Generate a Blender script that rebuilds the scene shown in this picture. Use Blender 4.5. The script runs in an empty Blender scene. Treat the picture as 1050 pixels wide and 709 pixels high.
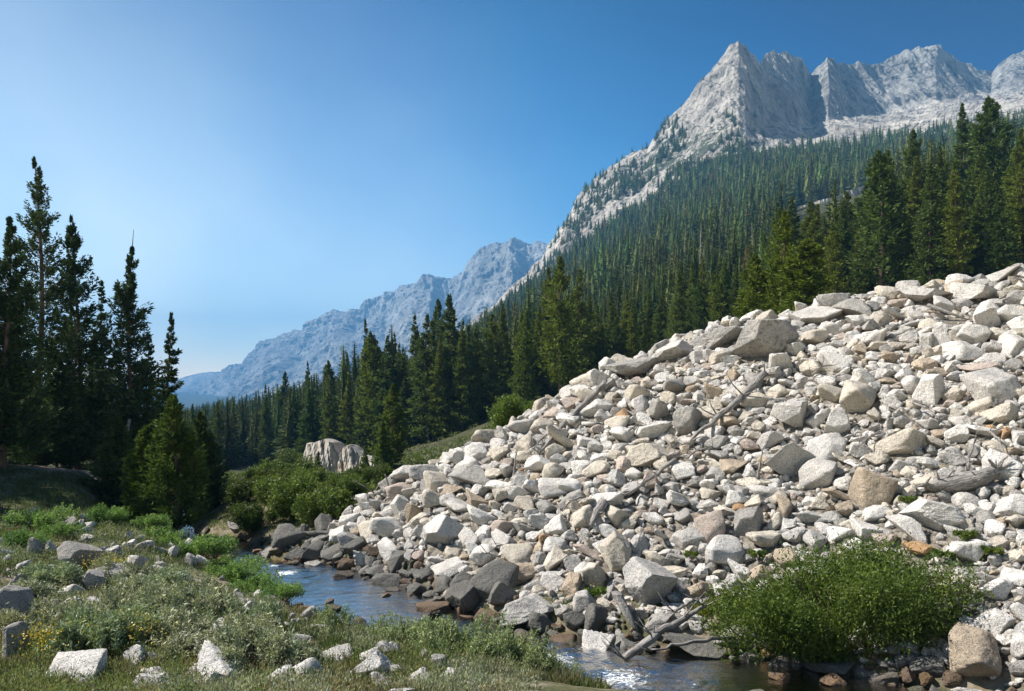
import bpy, math, random
import numpy as np
from mathutils import Vector, Matrix, Euler

# ------------------------------------------------------------------ camera, sky, sun, exposure
SC = bpy.context.scene
COL = SC.collection
F, UC, VH = 800.0, 525.0, 390.0            # focal length in photo pixels, principal column, horizon row
cam_d = bpy.data.cameras.new('camera'); cam = bpy.data.objects.new('camera', cam_d); COL.objects.link(cam)
cam.location = (0, 0, 0); cam.rotation_euler = (math.radians(90), 0, 0)
cam_d.sensor_width = 36; cam_d.lens = 36*F/1050; cam_d.shift_y = (VH-354.5)/1050
cam_d.clip_start = 0.1; cam_d.clip_end = 60000
SC.camera = cam

SUN_AZ = math.radians(-82)                  # measured from the view direction (+Y), negative = to the left
SUN_EL = math.radians(47)
sdir = Vector((math.sin(SUN_AZ)*math.cos(SUN_EL), math.cos(SUN_AZ)*math.cos(SUN_EL), math.sin(SUN_EL)))
sd = bpy.data.lights.new('sun', 'SUN'); sd.energy = 5.0; sd.angle = math.radians(0.53); sd.color = (1.0, 0.95, 0.89)
sun = bpy.data.objects.new('sun', sd); COL.objects.link(sun)
sun.rotation_euler = (-sdir).to_track_quat('-Z', 'Y').to_euler()

W = bpy.data.worlds.new('World'); SC.world = W; W.use_nodes = True
nt = W.node_tree; nt.nodes.clear()
def N(t, typ, **kw):
    n = t.nodes.new(typ)
    for k, v in kw.items(): setattr(n, k, v)
    return n
wo = N(nt, 'ShaderNodeOutputWorld'); bg = N(nt, 'ShaderNodeBackground'); sky = N(nt, 'ShaderNodeTexSky')
sky.sky_type = 'NISHITA'; sky.sun_disc = False; sky.sun_elevation = SUN_EL; sky.sun_rotation = SUN_AZ
sky.altitude = 2700; sky.air_density = 1.0; sky.dust_density = 0.4; sky.ozone_density = 3.0
# polarised deep blue away from the sun, pale smoke-hazed air low and towards it (function of the sky direction)
tc = N(nt, 'ShaderNodeTexCoord')
dot = N(nt, 'ShaderNodeVectorMath', operation='DOT_PRODUCT')
pax = Vector((0.62, 0.55, 0.56)).normalized()
dot.inputs[1].default_value = pax
nt.links.new(tc.outputs['Generated'], dot.inputs[0])
rmp = N(nt, 'ShaderNodeValToRGB')
SKY_STOPS = [(0.30, (2.0, 1.74, 1.34)), (0.60, (1.12, 1.28, 1.22)), (0.74, (0.32, 0.85, 1.05)), (0.86, (0.03, 0.42, 0.70)), (0.95, (0.0, 0.17, 0.36))]
el = rmp.color_ramp.elements
while len(el) < len(SKY_STOPS): el.new(0.5)
for e, (p, c) in zip(el, SKY_STOPS): e.position = p; e.color = (*c, 1)
nt.links.new(dot.outputs['Value'], rmp.inputs[0])
mul = N(nt, 'ShaderNodeMix', data_type='RGBA', blend_type='MULTIPLY'); mul.inputs[0].default_value = 1.0
nt.links.new(sky.outputs[0], mul.inputs[6]); nt.links.new(rmp.outputs[0], mul.inputs[7])
sep = N(nt, 'ShaderNodeSeparateXYZ'); nt.links.new(tc.outputs['Generated'], sep.inputs[0])
low = N(nt, 'ShaderNodeValToRGB'); e = low.color_ramp.elements
e[0].position = 0.0; e[0].color = (1.6, 1.36, 1.16, 1); e[1].position = 0.28; e[1].color = (1, 1, 1, 1); q_ = e.new(0.5); q_.color = (0.62, 0.66, 0.72, 1); q_ = e.new(0.9); q_.color = (0.36, 0.38, 0.42, 1)
nt.links.new(sep.outputs[2], low.inputs[0])
mul2 = N(nt, 'ShaderNodeMix', data_type='RGBA', blend_type='MULTIPLY'); mul2.inputs[0].default_value = 1.0
nt.links.new(mul.outputs[2], mul2.inputs[6]); nt.links.new(low.outputs[0], mul2.inputs[7])
smk = N(nt, 'ShaderNodeTexNoise'); smk.inputs['Scale'].default_value = 2.3; smk.inputs['Detail'].default_value = 4; smk.inputs['Roughness'].default_value = 0.45
smp = N(nt, 'ShaderNodeMapping'); smp.inputs['Rotation'].default_value = (0.5, 0.4, 0.3); smp.inputs['Scale'].default_value = (1, 1, 1.6); nt.links.new(tc.outputs['Generated'], smp.inputs[0]); nt.links.new(smp.outputs[0], smk.inputs['Vector'])
smr = N(nt, 'ShaderNodeValToRGB'); e = smr.color_ramp.elements; e[0].position = 0.42; e[0].color = (0.93, 0.97, 1, 1); e[1].position = 0.62; e[1].color = (1.30, 1.17, 1.06, 1)
nt.links.new(smk.outputs[0], smr.inputs[0])
mul3 = N(nt, 'ShaderNodeMix', data_type='RGBA', blend_type='MULTIPLY'); mul3.inputs[0].default_value = 1.0
nt.links.new(mul2.outputs[2], mul3.inputs[6]); nt.links.new(smr.outputs[0], mul3.inputs[7]); nt.links.new(mul3.outputs[2], bg.inputs[0]); bg.inputs[1].default_value = 0.068
nt.links.new(bg.outputs[0], wo.inputs[0])

SC.view_settings.view_transform = 'Standard'; SC.view_settings.look = 'None'
SC.view_settings.exposure = 1.10; SC.view_settings.gamma = 1.0; SC.view_settings.use_curve_mapping = False
SC.render.engine = 'CYCLES'
SC.cycles.max_bounces = 6; SC.cycles.diffuse_bounces = 3; SC.cycles.glossy_bounces = 2
SC.cycles.transmission_bounces = 4; SC.cycles.transparent_max_bounces = 12; SC.cycles.volume_bounces = 0
SC.cycles.caustics_reflective = False; SC.cycles.caustics_refractive = False

rng = np.random.default_rng(7); R = random.Random(5)

# ------------------------------------------------------------------ small maths helpers
def P(u, v, Y): return np.array([(u-UC)/F*Y, Y, (VH-v)/F*Y])
def pix(x, y, z): return UC+F*x/y, VH-F*z/y
def sst(a, b, x):
    t = np.clip((x-a)/(b-a), 0, 1); return t*t*(3-2*t)
def _h(ix, iy, iz, s):
    n = (ix.astype(np.int64)*374761393 + iy.astype(np.int64)*668265263 + iz.astype(np.int64)*2147483647 + s*974634777) & 0xffffffff
    n = ((n ^ (n >> 13))*1274126177) & 0xffffffff
    n = ((n ^ (n >> 16))*2246822519) & 0xffffffff
    return ((n ^ (n >> 15)) & 0xffffff)/float(0xffffff)
def vn(x, y, z=None, s=0):
    x = np.asarray(x, float); y = np.asarray(y, float); z = np.zeros_like(x) if z is None else np.asarray(z, float)
    ix, iy, iz = np.floor(x), np.floor(y), np.floor(z); fx, fy, fz = x-ix, y-iy, z-iz
    fx, fy, fz = [f*f*(3-2*f) for f in (fx, fy, fz)]
    r = 0
    for dx in (0, 1):
        for dy in (0, 1):
            for dz in (0, 1):
                w = (fx if dx else 1-fx)*(fy if dy else 1-fy)*(fz if dz else 1-fz)
                r = r + w*_h(ix+dx, iy+dy, iz+dz, s)
    return r*2-1
def fbm(x, y, z=None, o=4, s=0, g=0.5):
    a, r, f = 1.0, 0, 1.0; t = 0
    for k in range(o):
        r = r + a*vn(x*f, y*f, None if z is None else z*f, s+k*17); t += a; a *= g; f *= 2.03
    return r/t
def vlin(x, y, z, s=0):
    ix, iy, iz = np.floor(x), np.floor(y), np.floor(z); fx, fy, fz = x-ix, y-iy, z-iz; r = 0
    for dx in (0, 1):
        for dy in (0, 1):
            for dz in (0, 1): r = r+(fx if dx else 1-fx)*(fy if dy else 1-fy)*(fz if dz else 1-fz)*_h(ix+dx, iy+dy, iz+dz, s)
    return r*2-1
def facet(x, y, z, o=4, s=0):
    a, r, f, t = 1.0, 0, 1.0, 0
    for k in range(o):
        c_, s_ = math.cos(k*1.1+.4), math.sin(k*1.1+.4); r = r+a*(1-2.2*np.abs(vlin((x*c_-z*s_)*f, y*f, (x*s_+z*c_)*f*0.6, s+k*11))); t += a; a *= 0.55; f *= 2.1
    return r/t
def ridged(x, y, z=None, o=4, s=0):
    a, r, f = 1.0, 0, 1.0; t = 0
    for k in range(o):
        r = r + a*(1-2*np.abs(vn(x*f, y*f, None if z is None else z*f, s+k*13))); t += a; a *= 0.5; f *= 2.1
    return r/t

# ------------------------------------------------------------------ mesh helpers
def mesh(name, V, Fs, mat, smooth=False, attrs=None):
    """Fs: (n,k) index array (k constant) or list of such arrays"""
    V = np.asarray(V, np.float32)
    if not isinstance(Fs, list): Fs = [Fs]
    Fs = [np.asarray(f, np.int32) for f in Fs if len(f)]
    me = bpy.data.meshes.new(name)
    me.vertices.add(len(V)); me.vertices.foreach_set('co', V.ravel())
    nl = sum(f.size for f in Fs); npoly = sum(len(f) for f in Fs)
    me.loops.add(nl); me.polygons.add(npoly)
    me.loops.foreach_set('vertex_index', np.concatenate([f.ravel() for f in Fs]))
    tot = np.concatenate([np.full(len(f), f.shape[1], np.int32) for f in Fs])
    st = np.concatenate([[0], np.cumsum(tot)[:-1]]).astype(np.int32)
    me.polygons.foreach_set('loop_start', st)
    try: me.polygons.foreach_set('loop_total', tot)
    except Exception: pass
    me.polygons.foreach_set('use_smooth', np.full(npoly, bool(smooth)))
    me.update(calc_edges=True); me.validate()
    if attrs:
        for k, a in attrs.items():
            a = np.asarray(a, np.float32)
            if a.ndim == 2:
                at = me.attributes.new(k, 'FLOAT_COLOR', 'POINT')
                at.data.foreach_set('color', np.hstack([a, np.ones((len(a), 1), np.float32)]).ravel())
            else:
                at = me.attributes.new(k, 'FLOAT', 'POINT'); at.data.foreach_set('value', a)
    if mat: me.materials.append(mat)
    return me
def obj(name, me, parent=None, loc=(0, 0, 0), rot=(0, 0, 0), sc=(1, 1, 1)):
    o = bpy.data.objects.new(name, me); COL.objects.link(o)
    o.location = tuple(float(c) for c in loc); o.rotation_euler = rot; o.scale = sc
    if parent: o.parent = parent
    return o
def tag(o, label=None, cat=None, group=None, kind=None):
    if label: o['label'] = label
    if cat: o['category'] = cat
    if group: o['group'] = group
    if kind: o['kind'] = kind
    return o
class Acc:
    """gathers verts / faces / colours of one mesh"""
    def __init__(s): s.V = []; s.F = {}; s.C = []; s.n = 0
    def add(s, V, Fc, C=None):
        V = np.asarray(V); s.V.append(V)
        for f in (Fc if isinstance(Fc, list) else [Fc]):
            f = np.asarray(f)
            if len(f): s.F.setdefault(f.shape[1], []).append(f+s.n)
        if C is not None:
            C = np.asarray(C, float); s.C.append(np.tile(C, (len(V), 1)) if C.ndim == 1 else C)
        s.n += len(V)
    def mesh(s, name, mat, smooth=False):
        at = {'col': np.vstack(s.C)} if s.C else None
        return mesh(name, np.vstack(s.V), [np.vstack(v) for v in s.F.values()], mat, smooth, at)
def tube(pts, rad, k=8, jag=0.0, seed=0, cap=True):
    pts = np.asarray(pts, float); n = len(pts); rad = np.asarray(rad, float)*np.ones(n)
    T = np.gradient(pts, axis=0); T /= np.linalg.norm(T, axis=1)[:, None]+1e-9
    ref = np.array([0.3, 0.2, 1.0]) if abs(T[0][2]) < 0.8 else np.array([1.0, 0.2, 0.1])
    A = np.cross(T, ref); A /= np.linalg.norm(A, axis=1)[:, None]; B = np.cross(T, A)
    th = np.arange(k)/k*2*np.pi; rr = rad[:, None]*np.ones((n, k))
    if jag:
        q = np.random.default_rng(seed); rr = rr*(1+jag*(q.random((1, k))-.5)+jag*.6*(q.random((n, k))-.5))
    V = pts[:, None, :]+rr[:, :, None]*(np.cos(th)[None, :, None]*A[:, None, :]+np.sin(th)[None, :, None]*B[:, None, :])
    V = V.reshape(-1, 3); i = np.arange(n-1)[:, None]*k; j = np.arange(k)[None, :]
    Q = np.stack([i+j, i+(j+1) % k, i+k+(j+1) % k, i+k+j], -1).reshape(-1, 4)
    if cap:
        c0, c1 = len(V), len(V)+1; V = np.vstack([V, pts[0], pts[-1]])
        Tt = np.vstack([np.stack([np.full(k, c0), (np.arange(k)+1) % k, np.arange(k)], -1),
                        np.stack([np.full(k, c1), (n-1)*k+np.arange(k), (n-1)*k+(np.arange(k)+1) % k], -1)])
        return V, [Q, Tt]
    return V, [Q]
def diamonds(pos, d, ln, wd, r):
    """leaf / needle-spray quads: pos (n,3) base, d (n,3) direction, ln length, wd width"""
    n = len(pos); q = r.normal(size=(n, 3)); sd_ = np.cross(d, q); sd_ /= np.linalg.norm(sd_, axis=1)[:, None]+1e-9
    ln = np.asarray(ln)*np.ones(n); wd = np.asarray(wd)*np.ones(n)
    m = pos+d*(ln*0.45)[:, None]
    V = np.stack([pos, m+sd_*(wd/2)[:, None], pos+d*ln[:, None], m-sd_*(wd/2)[:, None]], 1).reshape(-1, 3)
    return V, np.arange(4*n).reshape(n, 4)
def unit(a): return a/(np.linalg.norm(a, axis=-1, keepdims=True)+1e-9)

# ------------------------------------------------------------------ materials
def mat_new(name):
    m = bpy.data.materials.new(name); m.use_nodes = True; t = m.node_tree; t.nodes.clear()
    o = N(t, 'ShaderNodeOutputMaterial'); return m, t, o
def ramp(t, fac, stops):
    r = N(t, 'ShaderNodeValToRGB'); e = r.color_ramp.elements
    while len(e) < len(stops): e.new(0.5)
    for el_, (p, c) in zip(e, stops):
        el_.position = p; el_.color = (*c, 1) if len(c) == 3 else c
    t.links.new(fac, r.inputs[0]); return r.outputs[0]
def noise(t, vec, scale, det=4, rough=0.55, dist=0.0):
    n = N(t, 'ShaderNodeTexNoise'); n.inputs['Scale'].default_value = scale; n.inputs['Detail'].default_value = det
    n.inputs['Roughness'].default_value = rough; n.inputs['Distortion'].default_value = dist
    if vec is not None: t.links.new(vec, n.inputs['Vector'])
    return n.outputs[0]
def mix(t, a, b, fac, mode='MIX'):
    m = N(t, 'ShaderNodeMix', data_type='RGBA', blend_type=mode)
    for s, v in ((0, fac), (6, a), (7, b)):
        if isinstance(v, (int, float)): m.inputs[s].default_value = v
        elif isinstance(v, tuple): m.inputs[s].default_value = (*v, 1)
        else: t.links.new(v, m.inputs[s])
    return m.outputs[2]
def grey(v): return (v, v, v)
def bump(t, h, strength, dist):
    b = N(t, 'ShaderNodeBump'); b.inputs['Strength'].default_value = strength; b.inputs['Distance'].default_value = dist
    t.links.new(h, b.inputs['Height']); return b.outputs[0]
def bsdf(t, o, col, rough=0.9, nrm=None, spec=0.25):
    b = N(t, 'ShaderNodeBsdfPrincipled'); b.inputs['Roughness'].default_value = rough
    b.inputs['Specular IOR Level'].default_value = spec
    if isinstance(col, tuple): b.inputs['Base Color'].default_value = (*col, 1)
    else: t.links.new(col, b.inputs['Base Color'])
    if nrm is not None: t.links.new(nrm, b.inputs['Normal'])
    t.links.new(b.outputs[0], o.inputs[0]); return b
def mapping(t, src, scale=(1, 1, 1), rot=(0, 0, 0)):
    m = N(t, 'ShaderNodeMapping'); m.inputs['Scale'].default_value = scale; m.inputs['Rotation'].default_value = rot
    t.links.new(src, m.inputs[0]); return m.outputs[0]

def rock_material(name, per_object):
    m, t, o = mat_new(name)
    g = N(t, 'ShaderNodeNewGeometry'); pos = g.outputs['Position']
    if per_object:
        oi = N(t, 'ShaderNodeObjectInfo'); base = oi.outputs['Color']; lich = oi.outputs['Alpha']
    else:
        a = N(t, 'ShaderNodeAttribute'); a.attribute_name = 'col'; base = a.outputs['Color']; lich = None
    c = mix(t, base, ramp(t, noise(t, pos, 1.7, 3), [(0.3, grey(0.74)), (0.7, (1.12, 1.10, 1.07))]), 1.0, 'MULTIPLY')
    c = mix(t, c, (0.46, 0.30, 0.17), ramp(t, noise(t, pos, 2.6, 4, 0.6), [(0.60, grey(0)), (0.74, grey(0.26))]))      # iron stain
    c = mix(t, c, ramp(t, noise(t, pos, 38, 2, 0.7), [(0.36, grey(0.38)), (0.48, grey(1.0)), (0.7, grey(1.06))]), 1.0, 'MULTIPLY')   # mica specks
    lf = ramp(t, noise(t, pos, 6.0, 6, 0.72), [(0.53, grey(0)), (0.60, grey(1))])
    if per_object:
        mm = N(t, 'ShaderNodeMath', operation='SUBTRACT'); mm.inputs[0].default_value = 1.0; t.links.new(lich, mm.inputs[1])
        mu = N(t, 'ShaderNodeMath', operation='MULTIPLY'); t.links.new(mm.outputs[0], mu.inputs[0]); t.links.new(lf, mu.inputs[1]); lf = mu.outputs[0]
    else:
        mu = N(t, 'ShaderNodeMath', operation='MULTIPLY'); mu.inputs[1].default_value = 0.5; t.links.new(lf, mu.inputs[0]); lf = mu.outputs[0]
    c = mix(t, c, (0.13, 0.125, 0.115), lf)                                                                         # lichen
    v = N(t, 'ShaderNodeTexVoronoi'); v.feature = 'DISTANCE_TO_EDGE'; v.inputs['Scale'].default_value = 1.6
    t.links.new(mapping(t, pos, (1, 1, 1.6), (0.5, 0.3, 0.2)), v.inputs['Vector'])
    cr = ramp(t, v.outputs['Distance'], [(0.0, grey(0.0)), (0.02, grey(1.0))])
    sm = N(t, 'ShaderNodeTexNoise'); sm.inputs['Scale'].default_value = 1.1; sm.inputs['Detail'].default_value = 1.0; t.links.new(pos, sm.inputs['Vector'])
    c = mix(t, c, ramp(t, noise(t, mapping(t, pos, (1, 1, 3.2), (0.6, 0.4, 0.0)), 1.5, 5, 0.6, 0.3), [(0.492, grey(1.0)), (0.5, grey(0.45)), (0.508, grey(1.0))]), 0.55, 'MULTIPLY')
    h = noise(t, pos, 7, 9, 0.72)
    bsdf(t, o, c, 0.92, bump(t, h, 1.0, 0.10), 0.2); return m
M_ROCK = rock_material('granite_boulder', True)
M_RUBBLE = rock_material('granite_rubble', False)

def leaf_material(name, col, col2, trans=0.35, attr=False, spec=0.25, rough=0.5):
    m, t, o = mat_new(name)
    if attr:
        a = N(t, 'ShaderNodeAttribute'); a.attribute_name = 'col'; c = a.outputs['Color']
    else:
        oi = N(t, 'ShaderNodeObjectInfo'); c = mix(t, col, col2, oi.outputs['Random'])
        c = mix(t, c, oi.outputs['Color'], 1.0, 'MULTIPLY')
    g = N(t, 'ShaderNodeNewGeometry')
    c = mix(t, c, ramp(t, g.outputs['Random Per Island'], [(0.0, grey(0.62)), (1.0, (1.38, 1.32, 1.15))]), 1.0, 'MULTIPLY')
    c = mix(t, c, ramp(t, noise(t, g.outputs['Position'], 2.2, 3), [(0.36, (0.68, 0.74, 0.72)), (0.64, (1.32, 1.22, 1.05))]), 1.0, 'MULTIPLY')
    b = N(t, 'ShaderNodeBsdfPrincipled'); b.inputs['Roughness'].default_value = rough; b.inputs['Specular IOR Level'].default_value = spec
    t.links.new(c, b.inputs['Base Color'])
    tr = N(t, 'ShaderNodeBsdfTranslucent'); t.links.new(mix(t, c, (1.12, 1.2, 0.72), 1.0, 'MULTIPLY'), tr.inputs[0])
    ms = N(t, 'ShaderNodeMixShader'); ms.inputs[0].default_value = trans
    t.links.new(b.outputs[0], ms.inputs[1]); t.links.new(tr.outputs[0], ms.inputs[2]); t.links.new(ms.outputs[0], o.inputs[0])
    return m
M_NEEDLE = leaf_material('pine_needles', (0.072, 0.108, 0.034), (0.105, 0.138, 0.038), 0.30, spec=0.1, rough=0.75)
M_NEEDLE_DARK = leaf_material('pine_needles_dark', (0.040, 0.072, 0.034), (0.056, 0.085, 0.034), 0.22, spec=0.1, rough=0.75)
M_FOREST = leaf_material('forest_needles', None, None, 0.10, attr=True, spec=0.08, rough=0.8)
M_LEAF = leaf_material('willow_leaves', (0.085, 0.135, 0.034), (0.115, 0.16, 0.045), 0.35)
M_SAGE = leaf_material('sage_leaves', (0.245, 0.285, 0.215), (0.28, 0.31, 0.24), 0.2)
M_GREY_WILLOW = leaf_material('grey_willow_leaves', (0.20, 0.255, 0.15), (0.23, 0.28, 0.16), 0.3)
M_GRASS = leaf_material('grass_blades', None, None, 0.35, attr=True)

m, t, o = mat_new('bark'); g = N(t, 'ShaderNodeNewGeometry')
c = ramp(t, noise(t, mapping(t, g.outputs['Position'], (5, 5, 0.8)), 3, 5, 0.65), [(0.3, (0.05, 0.035, 0.025)), (0.65, (0.16, 0.11, 0.08))])
bsdf(t, o, c, 0.95, bump(t, noise(t, mapping(t, g.outputs['Position'], (7, 7, 1)), 4, 5), 0.8, 0.03)); M_BARK = m
m, t, o = mat_new('weathered_wood'); tcn = N(t, 'ShaderNodeTexCoord')
nz = noise(t, mapping(t, tcn.outputs['Object'], (1, 14, 14)), 2.2, 6, 0.65, 0.4)
c = ramp(t, nz, [(0.34, (0.05, 0.042, 0.037)), (0.5, (0.20, 0.185, 0.17)), (0.68, (0.38, 0.36, 0.335))])
bsdf(t, o, c, 0.9, bump(t, nz, 0.8, 0.03)); M_WOOD = m
m, t, o = mat_new('snag_wood'); g = N(t, 'ShaderNodeNewGeometry')
c = ramp(t, noise(t, g.outputs['Position'], 2.2, 4), [(0.3, (0.16, 0.15, 0.14)), (0.65, (0.34, 0.32, 0.30))]); bsdf(t, o, c, 0.9); M_SNAG = m

# mountain granite: pale slabs, darker cracks along joints, scrub on ledges
def mountain_material(name, scrub, tone, k=1.0):
    m, t, o = mat_new(name); g = N(t, 'ShaderNodeNewGeometry'); pos = g.outputs['Position']
    c = ramp(t, noise(t, pos, 0.006*k, 8, 0.62), [(0.34, (0.25, 0.245, 0.24)), (0.5, (0.40, 0.39, 0.375)), (0.66, (0.52, 0.51, 0.49))])
    c = mix(t, c, ramp(t, noise(t, mapping(t, pos, (0.05*k, 0.05*k, 0.012*k), (0.25, 0.35, 0)), 1.0, 6, 0.7, 0.6), [(0.38, grey(0.34)), (0.52, grey(1.0))]), 0.85, 'MULTIPLY')
    sa = N(t, 'ShaderNodeAttribute'); sa.attribute_name = 'scrub'
    n2 = noise(t, pos, 0.035*k, 6, 0.72)
    mm = N(t, 'ShaderNodeMath', operation='ADD'); t.links.new(n2, mm.inputs[0]); t.links.new(sa.outputs['Fac'], mm.inputs[1])
    c = mix(t, c, (0.042, 0.06, 0.032), ramp(t, mm.outputs[0], [(0.62, grey(0)), (0.67, grey(0.9*scrub))]))
    c = mix(t, c, tone, 1.0, 'MULTIPLY')
    h = noise(t, mapping(t, pos, (0.03*k, 0.03*k, 0.012*k), (0.3, 0.4, 0)), 1.0, 10, 0.72, 0.5)
    for sc3, rt3 in (((0.016, 0.016, 0.006), (0.3, 0.5, 0.2)), ((0.010, 0.010, 0.022), (0.9, -0.4, 0.3))):
        c = mix(t, c, ramp(t, noise(t, mapping(t, pos, tuple(a_*k for a_ in sc3), rt3), 1.0, 6, 0.6, 0.4), [(0.485, grey(1.0)), (0.5, grey(0.42)), (0.515, grey(1.0))]), 0.6, 'MULTIPLY')
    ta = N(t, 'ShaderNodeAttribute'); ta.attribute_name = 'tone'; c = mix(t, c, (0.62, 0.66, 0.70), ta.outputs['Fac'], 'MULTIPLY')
    bsdf(t, o, c, 0.95, bump(t, h, 1.0, 10/k), 0.1); return m
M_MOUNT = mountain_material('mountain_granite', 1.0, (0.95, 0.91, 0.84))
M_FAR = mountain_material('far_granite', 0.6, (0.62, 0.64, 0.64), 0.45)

# ground sheet
m, t, o = mat_new('ground_cover'); g = N(t, 'ShaderNodeNewGeometry'); pos = g.outputs['Position']
za = N(t, 'ShaderNodeAttribute'); za.attribute_name = 'talus'; fa = N(t, 'ShaderNodeAttribute'); fa.attribute_name = 'forest'
wa = N(t, 'ShaderNodeAttribute'); wa.attribute_name = 'bed'
mead = ramp(t, noise(t, pos, 0.75, 7, 0.68), [(0.32, (0.05, 0.06, 0.025)), (0.46, (0.10, 0.10, 0.05)), (0.54, (0.19, 0.16, 0.11)), (0.66, (0.30, 0.265, 0.21))])
wood = ramp(t, noise(t, pos, 0.12, 6, 0.7), [(0.35, (0.03, 0.036, 0.016)), (0.6, (0.06, 0.06, 0.03)), (0.8, (0.12, 0.105, 0.07))])
grav = ramp(t, noise(t, pos, 6, 6, 0.75), [(0.36, (0.06, 0.052, 0.042)), (0.6, (0.24, 0.215, 0.18))])
bedc = ramp(t, noise(t, pos, 1.6, 6, 0.7), [(0.3, (0.035, 0.05, 0.03)), (0.5, (0.10, 0.085, 0.045)), (0.66, (0.22, 0.15, 0.08)), (0.75, (0.30, 0.26, 0.2))])
c = mix(t, mead, wood, fa.outputs['Fac']); c = mix(t, c, grav, za.outputs['Fac']); c = mix(t, c, bedc, wa.outputs['Fac'])
pa = N(t, 'ShaderNodeAttribute'); pa.attribute_name = 'path'
c = mix(t, c, ramp(t, noise(t, pos, 2.0, 5), [(0.3, (0.25, 0.17, 0.12)), (0.65, (0.42, 0.31, 0.25))]), pa.outputs['Fac'])
bsdf(t, o, c, 0.97, bump(t, noise(t, pos, 5, 7, 0.7), 0.7, 0.10), 0.1); M_GROUND = m

# water
m, t, o = mat_new('stream_water'); g = N(t, 'ShaderNodeNewGeometry'); pos = g.outputs['Position']
at = N(t, 'ShaderNodeAttribute'); at.attribute_name = 'foam'
h = mix(t, noise(t, mapping(t, pos, (1.0, 1.3, 1)), 2.6, 5, 0.6, 0.8), noise(t, pos, 11, 3, 0.6), 0.3)
nb = bump(t, h, 0.45, 0.10)
fr = N(t, 'ShaderNodeFresnel'); fr.inputs[0].default_value = 1.22; t.links.new(nb, fr.inputs['Normal'])
gl = N(t, 'ShaderNodeBsdfGlossy'); gl.inputs['Roughness'].default_value = 0.05; gl.inputs['Color'].default_value = (0.8, 0.78, 0.74, 1); t.links.new(nb, gl.inputs['Normal'])
tp = N(t, 'ShaderNodeBsdfTransparent'); tp.inputs[0].default_value = (0.42, 0.52, 0.45, 1)
s1 = N(t, 'ShaderNodeMixShader'); t.links.new(fr.outputs[0], s1.inputs[0]); t.links.new(tp.outputs[0], s1.inputs[1]); t.links.new(gl.outputs[0], s1.inputs[2])
fo = N(t, 'ShaderNodeBsdfDiffuse'); fo.inputs[0].default_value = (0.80, 0.84, 0.86, 1)
fm = N(t, 'ShaderNodeMath', operation='ADD'); t.links.new(noise(t, mapping(t, pos, (1, 1.6, 1)), 9.0, 8, 0.80, 0.9), fm.inputs[0]); t.links.new(at.outputs['Fac'], fm.inputs[1])
ff = ramp(t, fm.outputs[0], [(0.93, grey(0)), (1.04, grey(0.85))])
s2 = N(t, 'ShaderNodeMixShader'); t.links.new(ff, s2.inputs[0]); t.links.new(s1.outputs[0], s2.inputs[1]); t.links.new(fo.outputs[0], s2.inputs[2])
t.links.new(s2.outputs[0], o.inputs[0]); M_WATER = m

# ------------------------------------------------------------------ the lie of the land
RIV = np.array([(28, 8, -5.8), (16, 10.2, -5.85), (10, 12.6, -5.9), (6, 14.6, -5.92), (3.2, 15.7, -5.95), (0.6, 17.0, -5.97), (-1.8, 18.9, -6.05), (-3.6, 20.9, -6.12),
                (-5.4, 23.0, -6.15), (-7.6, 25.2, -6.17), (-9.2, 27.2, -6.35), (-11.0, 30.5, -6.5), (-14.6, 33.8, -6.8), (-18.2, 42, -7.3), (-20.3, 54, -8.2),
                (-24, 75, -10), (-33, 105, -13), (-55, 170, -20), (-75, 230, -26)], float)
RW = np.array([1.1, 1.1, 1.0, 1.4, 1.7, 1.35, 1.5, 1.9, 2.1, 1.7, 1.15, 1.1, 1.0, 1.1, 1.3, 1.6, 2, 2.5, 2.5])
def _dense(n=14):
    tt = np.arange(len(RIV)); q = np.linspace(0, len(RIV)-1, (len(RIV)-1)*n+1)
    out = []
    for k in range(3):           # Catmull-Rom
        p = RIV[:, k]; i = np.minimum(q.astype(int), len(p)-2); f = q-i
        p0 = p[np.maximum(i-1, 0)]; p1 = p[i]; p2 = p[i+1]; p3 = p[np.minimum(i+2, len(p)-1)]
        out.append(0.5*(2*p1+(p2-p0)*f+(2*p0-5*p1+4*p2-p3)*f**2+(3*p1-p0-3*p2+p3)*f**3))
    return np.stack(out, 1), np.interp(q, tt, RW), q
RD, RDW, RQ = _dense()
def river(x, y):
    """signed distance to water edge (negative inside), water level"""
    x = np.asarray(x, float); y = np.asarray(y, float); sh = x.shape; x = x.ravel(); y = y.ravel()
    d = np.full(len(x), 1e9); z = np.full(len(x), -6.0)
    for i in range(len(RD)):
        e = np.hypot(x-RD[i, 0], y-RD[i, 1])-RDW[i]
        k = e < d; d[k] = e[k]; z[k] = RD[i, 2]
    return d.reshape(sh), z.reshape(sh)

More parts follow.
